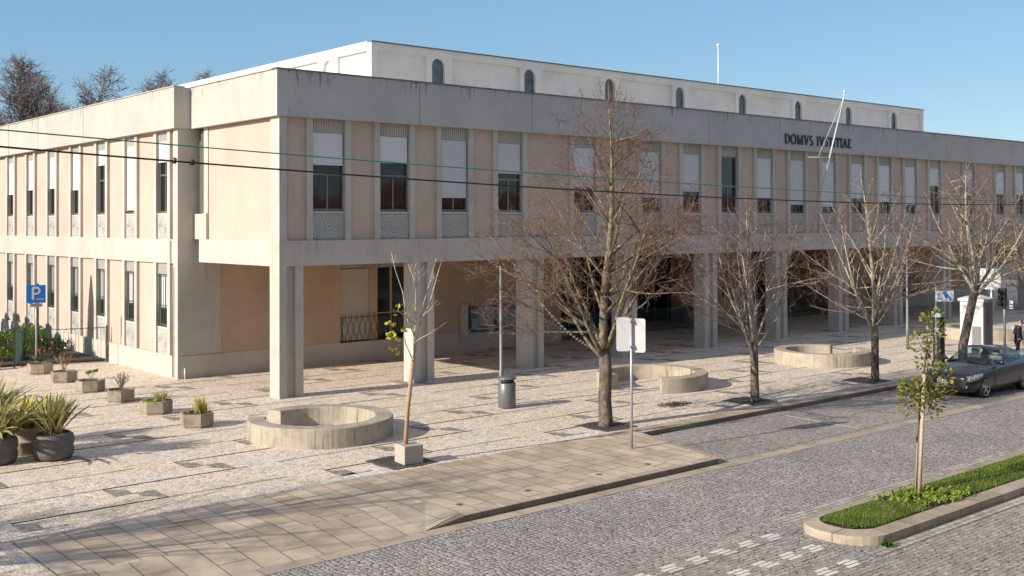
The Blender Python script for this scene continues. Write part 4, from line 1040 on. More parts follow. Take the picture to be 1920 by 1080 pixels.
def bare_tree(seed, env, fork_z, trunk_r, limbs=6, lat=12, low=8, twig_r=0.0055, dens=1.0, twigs=6.0, lean_pts=None, leader=True, stray=1.12):
    """bare crown grown inside a silhouette env = [(z, radius), ...]"""
    rng = random.Random(seed); LB = MB(); TW = MB(); TR = MB(); H = env[-1][0]; rmax = max(r_ for _, r_ in env)
    pts = [Vector(p) for p in (lean_pts or [(0, 0, 0), (rng.gauss(0, .03), rng.gauss(0, .03), fork_z*.35), (rng.gauss(-.04, .03), rng.gauss(0, .03), fork_z*.7), (-.08, 0, fork_z)])]; n = len(pts)
    topf = pts[-1]; ctr = (topf.x*.9, topf.y*.9)
    TR.tube([pts[0]-Vector((0, 0, .02)), pts[0]+Vector((0, 0, .12))]+pts[1:], [trunk_r*1.25, trunk_r*1.04]+[trunk_r*(1-.16*(i+1)/n) for i in range(n-1)], 12)
    axes = []
    def add_axis(p, d, L, r_, wig, upx, nseg, slack=1.0):
        ps, ds = polyline(rng, p, d, L, nseg, wig, upx, env, slack, ctr); m = len(ps)-1
        if m < 1: return None
        Lr = L*m/nseg; rr = [max(.005, r_*(1-t/m)**.85) for t in range(m+1)]; rr[-1] = .005
        LB.tube(ps, rr, 7 if r_ > .05 else 5); axes.append((ps, ds, Lr, r_, rr)); return axes[-1]
    ld = add_axis(topf-Vector((0, 0, .1)), (.02, .02, 1), H-fork_z, trunk_r*.68, .045, .10, 16, 3) if leader else None
    for i in range(limbs):
        a = 6.283*i/limbs+rng.uniform(-.35, .35); el = R_(rng.uniform(38, 66)); p = topf-Vector((0, 0, rng.uniform(0, .4)))
        add_axis(p, (math.cos(a)*math.cos(el), math.sin(a)*math.cos(el), math.sin(el)), (H-fork_z)*rng.uniform(.75, 1.0), trunk_r*rng.uniform(.30, .46), .065, .055, 14)
    if ld:
        for i in range(lat):
            t = .04+.82*i/lat; ps, ds, L, r_, rr = ld; k = min(len(ps)-2, int(t*(len(ps)-1))); a = 2.4*i+rng.uniform(-.3, .3); el = R_(28+34*t+rng.uniform(-8, 8))
            add_axis(ps[k], (math.cos(a)*math.cos(el), math.sin(a)*math.cos(el), math.sin(el)), rmax*(1.5-.8*t), max(.018, rr[k]*.42), .07, .06, 10)
    prim0 = list(axes)
    for i in range(low):       # low, nearly level branches that reach the widest part of the crown
        src = prim0[rng.randrange(len(prim0))]; k = rng.randint(0, min(3, len(src[0])-2)); a = 6.283*i/low+rng.uniform(-.3, .3); el = R_(rng.uniform(2, 26))
        add_axis(src[0][k], (math.cos(a)*math.cos(el), math.sin(a)*math.cos(el), math.sin(el)), rmax*1.25, trunk_r*.19, .07, .02, 10)
    prim = list(axes)
    for ps, ds, L, r_, rr in prim:
        ns = int(L*1.9*dens+1)
        for k in range(ns):
            t = .2+.8*(k+rng.random())/ns; i = min(len(ps)-2, int(t*(len(ps)-1))); fr = t*(len(ps)-1)-i
            d = side_dir(rng, ds[i], R_(rng.uniform(28, 60))); d = (d+Vector((0, 0, rng.uniform(-.15, .35)))).normalized()
            add_axis(ps[i].lerp(ps[i+1], fr), d, (L*(1-t)*.4+rmax*.16)*rng.uniform(.6, 1.25), max(.009, rr[i]*.45), .11, .05, 6, 1.04)
    for ps, ds, L, r_, rr in list(axes):
        nt = int(L*twigs*dens+1)
        for k in range(nt):
            t = .18+.82*(k+rng.random())/nt; i = min(len(ps)-2, int(t*(len(ps)-1))); fr = t*(len(ps)-1)-i
            if rr[i] > .035 and rng.random() < .7: continue
            d = side_dir(rng, ds[i], R_(rng.uniform(25, 70))); sc_ = twig_r/.0055
            q, qd = polyline(rng, ps[i].lerp(ps[i+1], fr), d, rng.uniform(.22, .7)*min(sc_, 2.2), 4, .2, rng.choice((.06, .03, -.05)), env, stray, ctr); m = len(q)
            if m < 2: continue
            TW.tube(q, [twig_r*(1.25-.8*j/(m-1)) for j in range(m)], 3, cap=False)
            for j in range(rng.randint(1, 4)):
                m_ = rng.randint(0, m-1); q2, _ = polyline(rng, q[m_], side_dir(rng, qd[m_], R_(rng.uniform(28, 60))), rng.uniform(.1, .3)*min(sc_, 2.2), 2, .18, .03)
                TW.tube(q2, [twig_r*.85, twig_r*.65, twig_r*.4], 3, cap=False)
    return TR, LB, TW
def tree_thing(name, mbs, loc, label, cat='tree', group=None, mats=('bark_trunk', 'bark', 'twig'), rz=0):
    o = tag(empty(name, loc, rz), label, cat, group)
    mbs[0].build('trunk', mats[0], o); mbs[1].build('limbs', mats[1], o); mbs[2].build('twigs', mats[2], o)
    return o
G_ST = 'bare street trees along the kerb'
big = bare_tree(11, [(1.9, 1.2), (2.6, 3.3), (3.3, 4.2), (4.7, 4.5), (6.2, 3.4), (7.8, 2.6), (8.6, 1.9), (9.4, 1.0), (10.3, .4), (10.9, .0)], 2.3, .20, limbs=6, lat=17, low=13, dens=1.05, twigs=4.6, twig_r=.006)
tree_thing('bare_tree', big, (23.05, 22.75, 0), 'largest bare tree with reddish twigs, rising above the roof beside the double white sign', group=G_ST)
sm = [bare_tree(21, [(1.9, .9), (2.5, 2.2), (3.3, 2.9), (4.6, 2.8), (5.6, 1.9), (6.4, 1.1), (7.0, .5), (7.5, 0)], 2.0, .145, limbs=7, lat=9, low=7, dens=1.0, twigs=4.2),
      bare_tree(33, [(2.2, .9), (2.8, 2.4), (3.6, 3.3), (5.0, 3.2), (6.2, 2.2), (7.2, 1.2), (8.2, 0)], 2.3, .15, limbs=8, lat=8, low=8, dens=.95, twigs=4.2)]
tree_thing('bare_tree.001', sm[0], (29.85, 22.5, 0), 'small bare tree between the double white sign and the third curved bench', group=G_ST, mats=('bark_trunk', 'bark_pale', 'twig'))
tree_thing('bare_tree.002', sm[1], (36.95, 22.35, 0), 'bare tree with pale lichened limbs just right of the third curved bench', group=G_ST, mats=('bark_trunk', 'bark_pale', 'twig'))
t4 = bare_tree(44, [(2.8, 1.2), (3.4, 2.9), (4.4, 3.8), (5.6, 3.5), (6.8, 2.4), (8.0, 1.0), (8.6, 0)], 3.2, .19, limbs=8, lat=7, low=8, twigs=5.5, lean_pts=[(0, 0, 0), (0.05, 0, .9), (.5, 0, 1.9), (1.1, 0, 3.2)])
tree_thing('bare_tree.003', t4, (43.1, 22.1, 0), 'leaning bare tree with forked trunk in front of the white kiosk', group=G_ST, mats=('bark_trunk', 'bark_pale', 'twig'))
tree_thing('bare_tree.004', [MBc for MBc in sm[0]], (50.3, 22.2, 0), 'bare tree at the right edge of the picture, only its branches showing', group=G_ST, mats=('bark_trunk', 'bark_pale', 'twig'), rz=2.2)
# trees standing outside the left edge, whose shadows streak across the footway
tree_thing('bare_tree.005', bare_tree(61, [(2, 1), (3, 3.5), (5, 4), (7.5, 2.6), (9.5, 0)], 2.3, .2, dens=.8, twigs=4), (-7.5, 23.3, 0), 'bare tree beyond the left edge casting streaks on the footway', group=G_ST)
tree_thing('bare_tree.006', bare_tree(62, [(2, 1), (3, 3.2), (5, 3.6), (7, 2.4), (8.8, 0)], 2.3, .2, dens=.8, twigs=4), (-1.5, 22.4, 0), 'second bare tree beyond the left edge casting streaks on the footway', group=G_ST)
# far plane trees behind the left wing
G_FAR = 'bare plane trees behind the courthouse'
far = [bare_tree(71, [(8, 3), (11, 6.2), (15, 7.4), (18, 6.8), (20, 5.2), (21.5, 2.8), (22.3, 0)], 7, .5, limbs=11, lat=0, low=8, twig_r=.021, dens=1.0, twigs=6.5, leader=False),
       bare_tree(72, [(8, 2.5), (11, 5.0), (15, 5.8), (18, 5.0), (19.6, 3.6), (20.6, 1.6), (21, 0)], 7, .45, limbs=10, lat=0, low=7, twig_r=.021, dens=1.1, twigs=6.5, leader=False)]
def far_tree(i, k, loc, s, rz, lab):
    mbs = far[k]; o = tree_thing('plane_tree' + ('.%03d' % i if i else ''), mbs, loc, lab, group=G_FAR, mats=('bark', 'bark', 'twig_grey'), rz=rz); o.scale = (s, s, s)
far_tree(0, 0, (27.0, 96, 0), .90, 0, 'large bare plane tree at the left edge behind the roof')
far_tree(1, 1, (31.2, 97, 0), 1.05, 4.4, 'rounded bare plane tree behind the roof, second from the left edge')
far_tree(2, 1, (49.4, 112, 0), 1.16, 2.5, 'distant bare tree top over the roof near the start of the white upper storey')
far_tree(3, 0, (57.5, 118, 0), 1.08, 4.1, 'faint bare tree top just left of the white upper storey')
lt = MB(); rng = random.Random(4)
for k in range(420):
    a = rng.uniform(0, 6.283); rr_ = rng.random()**.7; leaf_quad(lt, (rr_*.75*math.cos(a), rr_*.42*math.sin(a), .006+.02*rng.random()), (rng.gauss(0, 1), rng.gauss(0, 1), .15), rng.uniform(.03, .07), rng, .4)
o = lt.build('leaf_litter', 'soil'); o.location = (27.4, 23.9, 0); tag(o, 'small patch of dry leaf litter on the pale paving near the kerb', 'leaf litter', kind='stuff')
# tree grates
b = MB()
def grate(x, y, lab, s=.66):
    b = MB()
    b.box((-s, -s, 0), (s, -s+.1, .014)); b.box((-s, s-.1, 0), (s, s, .014)); b.box((-s, -s+.1, 0), (-s+.1, s-.1, .014)); b.box((s-.1, -s+.1, 0), (s, s-.1, .014))
    for k in range(4):
        r = .30+.12*k
        for i in range(20):
            a0, a1 = R_(18*i+2), R_(18*i+16)
            b.add([(r*math.cos(a0), r*math.sin(a0), .013), ((r+.07)*math.cos(a0), (r+.07)*math.sin(a0), .013), ((r+.07)*math.cos(a1), (r+.07)*math.sin(a1), .013), (r*math.cos(a1), r*math.sin(a1), .013)], [(0, 1, 2, 3)])
    o = b.build('tree_grate', 'grate'); o.location = (x, y, .004); tag(o, lab, 'grate', 'square iron grates at the tree bases')
    MB().box((-s+.1, -s+.1, 0), (s-.1, s-.1, .006)).build('soil_bed', 'soil', o)
grate(23.05, 22.72, 'square dark iron grate around the foot of the largest bare tree')
grate(29.85, 22.72, 'square iron grate around the foot of the small bare tree before the third bench')
grate(36.95, 22.72, 'square iron grate around the foot of the bare tree right of the third bench')
grate(43.1, 22.72, 'square iron grate at the foot of the leaning tree behind the dark car')
grate(15.75, 22.75, 'square dark iron grate under the stone block of the bare sapling')

# ------------------------------------------------------------------ bare sapling in its stone block
SB = MB().box((-.26, -.28, 0), (.26, .28, .46)).build('stone_block', 'granite', bevel=.012)
SB.location = (15.82, 22.52, .02); SB.rotation_euler = (0, 0, R_(-8)); tag(SB, 'square granite block around the foot of the young bare sapling', 'stone block')
SP = tag(empty('young_sapling', (15.72, 22.55, .46)), 'slender sapling with brown wrapped stem and a few yellow leaves, rising from the stone block', 'tree')
MB().tube([(0, 0, -.3), (.09, 0, .9), (.27, 0, 2.15)], [.062, .055, .05], 9).build('trunk', 'sleeve', SP)
b = MB(); rng = random.Random(9)
st = [[(.27, 0, 2.1), (.33, 0, 3.0), (.36, .02, 3.9), (.30, .02, 4.35)], [(.36, .02, 3.9), (.26, 0, 4.2), (.12, 0, 4.5)], [(.36, .02, 3.95), (.46, 0, 4.15), (.50, 0, 4.3)],
      [(.28, 0, 2.1), (.48, 0, 3.2), (.78, 0, 4.0), (1.0, 0, 4.65)], [(.42, .02, 2.85), (.80, 0, 3.55), (1.1, .1, 4.2), (1.25, .1, 4.6)], [(.62, .05, 3.2), (.85, .1, 3.3), (1.1, .1, 3.55)],
      [(.30, 0, 2.55), (.75, -.1, 2.75), (1.15, -.2, 3.0)], [(.30, 0, 2.7), (.12, .1, 3.2), (.02, .1, 3.8), (-.2, .1, 4.35), (-.32, .1, 4.8)], [(.27, 0, 2.05), (.10, .1, 2.5), (.05, .1, 2.9)], [(.78, 0, 4.0), (.92, .05, 4.1), (1.0, .05, 4.05)],
      [(.30, 0, 3.0), (-.05, .1, 3.3), (-.2, .1, 3.35)]]
for s_ in st: b.tube(s_, [.020*(1-.65*i/(len(s_)-1)) for i in range(len(s_))], 5)
for k in range(34):
    s_ = st[rng.randrange(len(st))]; p = Vector(s_[-1]).lerp(Vector(s_[-2]), rng.random()); q, _ = polyline(rng, p, (rng.gauss(0, 1), rng.gauss(0, .6), rng.uniform(0, 1.3)), rng.uniform(.08, .3), 2, .2, .05); b.tube(q, .004, 3, cap=False)
b.build('branches', 'stem', SP)
b = MB()
for k in range(26):
    t = rng.random(); p = Vector((-.42+.6*rng.random()*(.4+t), rng.uniform(-.1, .2), 2.35+1.15*t + rng.uniform(-.1, .1)))
    for j in range(2): leaf_quad(b, p, (rng.gauss(0, .7), rng.gauss(0, .7), -.5), rng.uniform(.09, .14), rng, .55)
b.build('leaves', 'leaf_yellow', SP)

# ------------------------------------------------------------------ staked young tree on the island
TS = tag(empty('young_tree', (22.28, 12.45, .05)), 'young evergreen with red tinged leaves on the grassy island, tied to a pale stake', 'tree')
rng = random.Random(14)
st = [Vector((0, .06, 0)), Vector((.10, .08, 1.2)), Vector((.35, .06, 2.4)), Vector((.50, .06, 3.1)), Vector((.62, .06, 3.9))]
MB().tube(st, [.028, .026, .022, .016, .008], 7).build('trunk', 'bark_trunk', TS)
lb = MB(); lf = MB()
clus = [(0.05, -.05, 2.15, .42, 200), (.42, 0, 2.25, .40, 190), (.75, .05, 2.0, .33, 120), (-.28, 0, 2.25, .30, 90), (.35, 0, 1.95, .36, 120), (-.10, .1, 2.0, .28, 70), (.98, 0, 2.5, .25, 60), (1.12, -.05, 2.15, .2, 36), (-.42, 0, 2.45, .16, 30),
        (.45, 0, 2.75, .26, 80), (.20, 0, 3.12, .2, 36), (.70, 0, 3.1, .17, 34), (.02, 0, 3.35, .2, 44), (.62, 0, 3.5, .26, 80), (.75, 0, 3.85, .22, 56), (.42, 0, 3.72, .17, 34), (.72, 0, 2.8, .2, 40)]
for cx, cy, cz, r, n_ in clus:
    o_ = Vector((cx, cy, cz)); a = min(st, key=lambda s_: (s_-o_).length); lb.tube([a, a.lerp(o_, .5)+Vector((0, 0, -.06)), o_], [.014, .009, .004], 4)
    for k in range(int(n_*.7)):
        v = Vector((rng.gauss(0, 1), rng.gauss(0, 1), rng.gauss(0, 1))).normalized()*r*rng.random()**.45; v.z *= .85
        leaf_quad(lf, o_+v, v.normalized()+Vector((0, 0, rng.uniform(-.2, .7))), rng.uniform(.08, .14), rng, .28)
lb.build('branches', 'bark_trunk', TS); lf.build('foliage', 'leaf_photinia', TS)
SK = MB(); SK.tube([(0, 0, 0), (.12, 0, 1.2), (.26, 0, 2.62)], .042, 10); o = SK.build('wooden_stake', 'wood'); o.location = (22.18, 12.38, .03)
tag(o, 'round pale wooden stake supporting the young tree on the island', 'stake')
b = MB(); b.tube([(0, 0, 0), (.05, 0, .6), (.10, 0, 1.15)], .012, 5); o = b.build('thin_cane', 'wood'); o.location = (22.10, 12.42, .03); tag(o, 'thin cane leaning along the stake on the island', 'cane')
# yellow green ground plants around it
GP = MB(); rng = random.Random(8)
for i in range(95):
    x = rng.uniform(-.95, .80); y = rng.uniform(-.60, .55); x -= .45*y
    h_ = rng.uniform(.05, .14)
    for k in range(16): leaf_quad(GP, (x+rng.gauss(0, .035), y+rng.gauss(0, .035), h_*rng.random()), (rng.gauss(0, 1), rng.gauss(0, 1), rng.uniform(.1, 1.2)), rng.uniform(.05, .09), rng, .35)
o = GP.build('groundcover', 'leaf_bright'); o.location = (22.05, 12.2, .05); tag(o, 'yellow green leafy ground cover round the foot of the staked tree', 'ground cover', kind='stuff')
b = MB(); rng = random.Random(2)
for k in range(60): leaf_quad(b, (rng.gauss(0, .05), rng.gauss(0, .04), 0), (rng.gauss(0, 1), rng.gauss(0, 1), rng.uniform(.3, 1)), rng.uniform(.08, .16), rng, .2)
o = b.build('weed', 'leaf_dark'); o.location = (18.86, 11.16, RZ); tag(o, 'small green weed at the rounded end of the island kerb', 'weed')

# ------------------------------------------------------------------ street furniture
def road_sign_double():
    o = tag(empty('double_sign', (21.28, 20.05, 0)), 'two white blank sign backs side by side on one steel post at the footway', 'sign')
    MB().tube([(0, 0, 0), (0, 0, 3.46)], .033, 12).build('post', 'steel', o)
    for sx, rz in ((-1, R_(14)), (1, R_(-14))):
        m = MB(); w, h_ = .36, .90; r = .06; pts = []
        for cx, cz, a0 in ((w/2-r, h_/2-r, 0), (-w/2+r, h_/2-r, 90), (-w/2+r, -h_/2+r, 180), (w/2-r, -h_/2+r, 270)):
            for k in range(4): a = R_(a0+30*k); pts.append((cx+r*math.cos(a), cz+r*math.sin(a)))
        n = len(pts); m.add([(p[0], -.012, p[1]) for p in pts]+[(p[0], .012, p[1]) for p in pts], [tuple(range(n)), tuple(reversed(range(n, 2*n)))]+[(i, n+i, n+(i+1) % n, (i+1) % n) for i in range(n)])
        q = m.build('sign_plate', 'white', o)
        if sx < 0: q.location = (-.115, .185, 3.02); q.rotation_euler = (0, 0, R_(-40))
        else: q.location = (.165, -.115, 2.99); q.rotation_euler = (0, 0, R_(-54))
    for zz in (3.35, 2.68): MB().box((-.09, -.06, zz), (.09, .05, zz+.05)).build('bracket', 'steel', o)
    return o
road_sign_double()
def lamp_post(x, y, h, lab, name):
    o = tag(empty(name, (x, y, 0)), lab, 'lamp post', 'slim grey lamp posts on the square')
    MB().lathe([(.075, 0), (.075, 1.1), (.055, 1.14), (.05, h), (.0501, h+.01)], sides=14).build('post', 'grey_paint', o)
    MB().box((.05, -.04, h-.28), (.85, .04, h-.22), 'grey_paint').build('lamp_head', None, o)
    MB().box((.25, -.035, h-.285), (.8, .035, h-.281)).build('lamp_lens', 'white', o)
    return o
lamp_post(23.09, 27.6, 4.57, 'slim grey lamp post standing right behind the litter bin', 'lamp_post')
lamp_post(47.44, 27.0, 4.6, 'slim grey lamp post left of the blue and white parking meter sign', 'lamp_post.001')
LBn = tag(empty('litter_bin', (22.93, 27.12, 0)), 'dark grey cylindrical litter bin with a hooded top beside the lamp post', 'litter bin')
MB().lathe([(.26, 0.02), (.285, .04), (.285, .80), (.27, .815)], sides=28).build('body', 'bin', LBn)
MB().lathe([(.235, .80), (.235, .94)], sides=24).build('opening', 'black', LBn)
b = MB(); b.lathe([(.30, .93), (.31, .96), (.27, 1.0), (.05, 1.02)], sides=28); b.box((-.29, -.06, .80), (-.22, .06, .94)); b.box((.15, .17, .80), (.24, .24, .94)); b.build('hood', 'bin', LBn)
# string of small lights from the big tree to the porch column
def wire(name, pts, r, mat, label, cat='cable', bulbs=None):
    b = MB(); b.tube(pts, r, 5); o = b.build(name, mat); tag(o, label, cat)
    if bulbs:
        for p in bulbs: 
            q = MB(); q.lathe([(.003, -.018), (.008, -.01), (.008, .01), (.003, .018)], sides=5); w_ = q.build('bulb', 'white', o); w_.location = p
    return o
A = Vector((22.85, 22.75, 2.2)); B = Vector((20.5, 22.75, 3.75))
pts = [A.lerp(B, t/14)-Vector((0, 0, .2*math.sin(math.pi*t/14))) for t in range(15)]
bl = [A.lerp(B, t/40)-Vector((0, 0, .2*math.sin(math.pi*t/40)+(.03 if t % 2 else -.03))) for t in range(2, 40)]
wire('string_lights', pts, .009, 'steel', 'string of small clear bulbs hanging from the trunk of the largest bare tree', 'string lights', bl)
# overhead cables across the street
def spline(pts, n=60):
    out = []
    for k in range(n+1):
        x = pts[0][0]+(pts[-1][0]-pts[0][0])*k/n
        # Lagrange through the given points
        z = 0
        for i, (xi, yi, zi_) in enumerate(pts):
            w_ = 1
            for j, (xj, _, _) in enumerate(pts):
                if i != j: w_ *= (x-xj)/(xi-xj)
            z += w_*zi_
        out.append((x, pts[0][1], z))
    return out
wire('green_cable', spline([(-6, 15, 7.78), (7.75, 15, 7.08), (18.5, 15, 6.79), (40, 15, 6.42)]), .010, 'green_cable', 'thin green overhead cable crossing the whole picture above the black cable')
o = wire('black_cable', spline([(-6, 15, 7.62), (7.75, 15, 6.84), (18.5, 15, 6.53), (40, 15, 6.62)]), .014, 'black', 'black overhead cable crossing the whole picture below the green cable')
for x in (6.45, 6.72):
    b = MB()
    for k in range(6):
        a = k*1.05; b.tube([(x+.012*math.cos(a), 15+.04*math.sin(a), 6.90+.04*math.cos(a)), (x+.05, 15+.04*math.sin(a+1.2), 6.90+.04*math.cos(a+1.2))], .010, 4)
    b.build('cable_coil', 'black', o).location = (0, 0, 0 if x < 6.6 else -.015)

# parking sign by the green railing
PS = tag(empty('parking_sign', (14.35, 46.95, 0)), 'blue square parking sign with a white letter P on a thin grey post', 'sign')
MB().tube([(0, 0, 0), (0, 0, 3.5)], .035, 8).build('post', 'steel', PS)
PS.rotation_euler = (0, 0, R_(-12))
MB().box((-.36, -.06, 2.76), (.36, -.04, 3.50)).build('sign_face', 'blue', PS, bevel=.008)
def flat_poly(pts, y, parent, name, mat, d=.006):
    b = MB(); n = len(pts); b.add([(p[0], y-d, p[1]) for p in pts]+[(p[0], y, p[1]) for p in pts], [tuple(range(n)), tuple(reversed(range(n, 2*n)))]+[(i, (i+1) % n, n+(i+1) % n, n+i) for i in range(n)])
    return b.build(name, mat, parent)
b = MB(); b.box((-.17, -.068, 2.90), (-.08, -.061, 3.43))
cx_, cz_ = -.04, 3.27
for k in range(12):
    a0, a1 = R_(90-15*k), R_(90-15*(k+1)); ri, ro = .085, .165
    b.add([(cx_+ri*math.cos(a0)+.04, -.067, cz_+ri*math.sin(a0)), (cx_+ro*math.cos(a0)+.04, -.067, cz_+ro*math.sin(a0)), (cx_+ro*math.cos(a1)+.04, -.067, cz_+ro*math.sin(a1)), (cx_+ri*math.cos(a1)+.04, -.067, cz_+ri*math.sin(a1))], [(0, 1, 2, 3)])
b.box((-.08, -.068, 3.355), (.0, -.061, 3.435)); b.box((-.08, -.068, 3.105), (.0, -.061, 3.185)); b.build('letter', 'white', PS)
b = MB()
for k in range(7): b.box((-.01+k*.042, -.068, 2.895), (.02+k*.042, -.061, 2.935))
b.build('small_text', 'white', PS)
o = MB().box((-.24, -.058, 2.60), (.24, -.042, 2.74)).build('supplementary_plate', 'steel', PS)
b = MB()
for k in range(9): b.box((-.19+k*.043, -.066, 2.66), (-.16+k*.043, -.06, 2.69))
b.build('small_text', 'black', PS)

# green railing fence with arched tops
FE = tag(empty('garden_fence', (13.9, 48.3, 0), math.atan2(-.7, 3.7)), 'low green iron railing with arched tops closing the flower bed beside the left wing', 'fence')
b = MB(); L = 3.66; b.box((0, -.012, .12), (L, .012, .15)); b.box((0, -.012, 1.50), (L, .012, 1.53)); b.build('rail', 'green_iron', FE)
b = MB(); x = .12
while x < L-.05:
    b.tube([(x, 0, .05), (x, 0, 1.38), (x+.03, 0, 1.46), (x+.09, 0, 1.50), (x+.15, 0, 1.46), (x+.18, 0, 1.38), (x+.18, 0, .05)], .009, 5); x += .30
b.build('bars', 'green_iron', FE)
for x in (0, L): MB().box((x-.03, -.03, 0), (x+.03, .03, 1.6)).build('post', 'green_iron', FE)
FG = tag(empty('garden_gate', (13.9, 48.35, 0), R_(62)), 'green iron garden gate seen nearly edge-on at the left end of the railing', 'gate')
b = MB(); b.box((0, -.015, .1), (2.2, .015, .14)); b.box((0, -.015, 1.48), (2.2, .015, 1.52)); x = .05
while x < 2.2: b.tube([(x, 0, .05), (x, 0, 1.52)], .014, 5, smooth=False); x += .14
b.build('gate_leaf', 'green_iron', FG)
b = MB(); b.box((0, -.03, 0), (.06, .03, 1.7)); b.build('post', 'green_iron', FG)
o = MB().box((-.5, -.25, 0), (.5, .25, .32)).build('stone_kerb_block', 'granite', bevel=.01); o.location = (12.75, 48.2, 0); tag(o, 'low stone block at the left edge by the green gate', 'stone block')
o = MB().tube([(0, 0, 0), (0, 0, 3.4)], .05, 8).build('green_pole', 'green_iron'); o.location = (15.35, 50.0, 0); tag(o, 'dark green pole rising behind the parking sign', 'pole')
# flower bed behind the railing
b = MB(); b.prism([(3, 48.9), (13.95, 48.75), (17.55, 48.0), (17.55, 75), (3, 75)], -.02, .12); struct('flower_bed', b, 'soil')
rng = random.Random(31)
def shrub(x, y, r, h_, mat, lab, petals=0, n_=900, name='garden_shrub'):
    P = tag(empty(name, (x, y, .1)), lab, 'shrub', 'shrubs in the flower bed by the left wing'); lf = MB()
    lobes = [(rng.uniform(-.5, .5)*r, rng.uniform(-.5, .5)*r, rng.uniform(.45, .8)*h_, rng.uniform(.45, .7)) for _ in range(7)]
    for k in range(n_):
        a, c, z_, s_ = lobes[rng.randrange(7)]; v = Vector((rng.gauss(0, 1), rng.gauss(0, 1), rng.gauss(0, 1))).normalized()*rng.random()**.4*s_
        p = Vector((a+v.x*r, c+v.y*r, max(.02, z_+v.z*h_*.5))); leaf_quad(lf, p, (v.x, v.y, v.z+.5), rng.uniform(.06, .13), rng, .4)
    lf.build('foliage', mat, P)
    st_ = MB()
    for k in range(5): st_.tube([(0, 0, 0), (rng.gauss(0, .3)*r, rng.gauss(0, .3)*r, h_*.6)], [.02, .008], 4)
    st_.build('stems', 'bark_trunk', P)
    if petals:
        pb = MB()
        for k in range(petals):
            a, c, z_, s_ = lobes[rng.randrange(7)]; v = Vector((rng.gauss(0, 1), rng.gauss(0, 1)-.5, abs(rng.gauss(0, 1)))).normalized()*s_
            for j in range(4): leaf_quad(pb, (a+v.x*r, c+v.y*r, z_+v.z*h_*.5), (rng.gauss(0, 1), rng.gauss(0, 1), rng.gauss(0, 1)), .09, rng, .6)
        pb.build('flowers', 'petal', P)
shrub(16.2, 50.2, .95, .85, 'leaf_dark', 'dark green shrub with pink flowers close to the wall behind the railing', 16)
shrub(14.9, 50.0, .85, .75, 'leaf_bright', 'bright leafy shrub behind the railing right of the parking sign post', 8)
shrub(15.5, 52.6, 1.1, 1.2, 'grass', 'tall bright green shrub behind the parking sign post')
shrub(14.2, 52.0, 1.0, 1.1, 'grass', 'green feathery shrub behind the left end of the railing')
shrub(13.6, 50.1, .7, .6, 'leaf_bright', 'low flowering plant just behind the garden gate', 14)
shrub(13.2, 53.2, 1.1, 1.1, 'leaf_dark', 'dark shrub at the left edge behind the garden gate', 6)
shrub(14.6, 55.6, 1.2, 1.1, 'leaf_dark', 'dark shrub farther back in the flower bed', 0)
shrub(16.6, 56.0, 1.0, 1.0, 'leaf_bright', 'pale green shrub against the left wing farther back', 0)
# cypress and clipped hedge outside the frame: they shade the left wing
CY = tag(empty('cypress_tree', (10.8, 51.0, 0)), 'narrow cypress outside the left edge whose shadow falls on the left wing', 'tree')
lf = MB(); rng = random.Random(77)
for k in range(5200):
    z_ = rng.uniform(.5, 6.6); r_ = (.62*(1-((z_-1.8)/5)**2) if z_ > 1.8 else .62)*rng.random()**.5; a = rng.uniform(0, 6.283)
    leaf_quad(lf, (r_*math.cos(a), r_*math.sin(a), z_), (math.cos(a)*.3, math.sin(a)*.3, 1), .16, rng, .3)
lf.build('crown', 'cypress', CY); MB().tube([(0, 0, 0), (0, 0, 5)], [.09, .03], 7).build('trunk', 'bark_trunk', CY)
for i, (y, z_) in enumerate(((54.4, 4.3), (55.9, 4.6), (57.6, 4.4), (59.3, 4.7), (61.2, 4.8), (63.0, 4.8))):
    lf = MB(); P = tag(empty('clipped_shrub' + ('.%03d' % i if i else ''), (9.3, y+.9, 0)), 'clipped conical shrub outside the left edge, %s in its row' % ['nearest', 'second', 'third', 'fourth', 'fifth', 'farthest'][i], 'shrub', 'clipped shrubs outside the left edge')
    for k in range(1500):
        zz = rng.uniform(0, z_); r_ = (.62 if zz < z_-1.2 else .62*math.sqrt(max(0, 1-((zz-z_+1.2)/1.2)**2)))*rng.random()**.3; a = rng.uniform(0, 6.283)
        leaf_quad(lf, (r_*math.cos(a), r_*math.sin(a), zz), (math.cos(a), math.sin(a), .5), .26, rng, .5)
    lf.build('foliage', 'cypress', P); MB().tube([(0, 0, 0), (0, 0, z_*.8)], [.1, .04], 6).build('stem', 'bark_trunk', P)

# ------------------------------------------------------------------ parking meter, kiosk, signs at the right
PM = tag(empty('parking_meter', (43.35, 23.25, 0)), 'tall dark parking ticket machine behind the young tree and the black car', 'parking meter')
MB().box((-.22, -.20, 0), (.22, .20, .12)).build('base', 'black', PM)
MB().box((-.19, -.17, .12), (.19, .17, 2.0)).build('body', 'black', PM, bevel=.02)
b = MB(); b.add([(-.22, -.2, 2.0), (.22, -.2, 2.0), (.22, .2, 2.0), (-.22, .2, 2.0), (-.22, -.2, 2.12), (.22, -.2, 2.06), (.22, .2, 2.18), (-.22, .2, 2.24)], [(0, 1, 5, 4), (1, 2, 6, 5), (2, 3, 7, 6), (3, 0, 4, 7), (4, 5, 6, 7), (0, 3, 2, 1)])
b.build('cap', 'steel', PM)
MB().box((-.195, -.1, 1.25), (-.191, .1, 1.55)).build('display', 'steel', PM); MB().box((-.10, -.176, 1.3), (.10, -.171, 1.6)).build('display', 'steel', PM)
MS = tag(empty('meter_sign', (42.75, 23.05, 0), R_(-42)), 'small white sign with a blue hand and coin, beside the parking machine', 'sign')
MB().tube([(0, 0, 0), (0, 0, 3.25)], .035, 8).build('post', 'steel', MS)
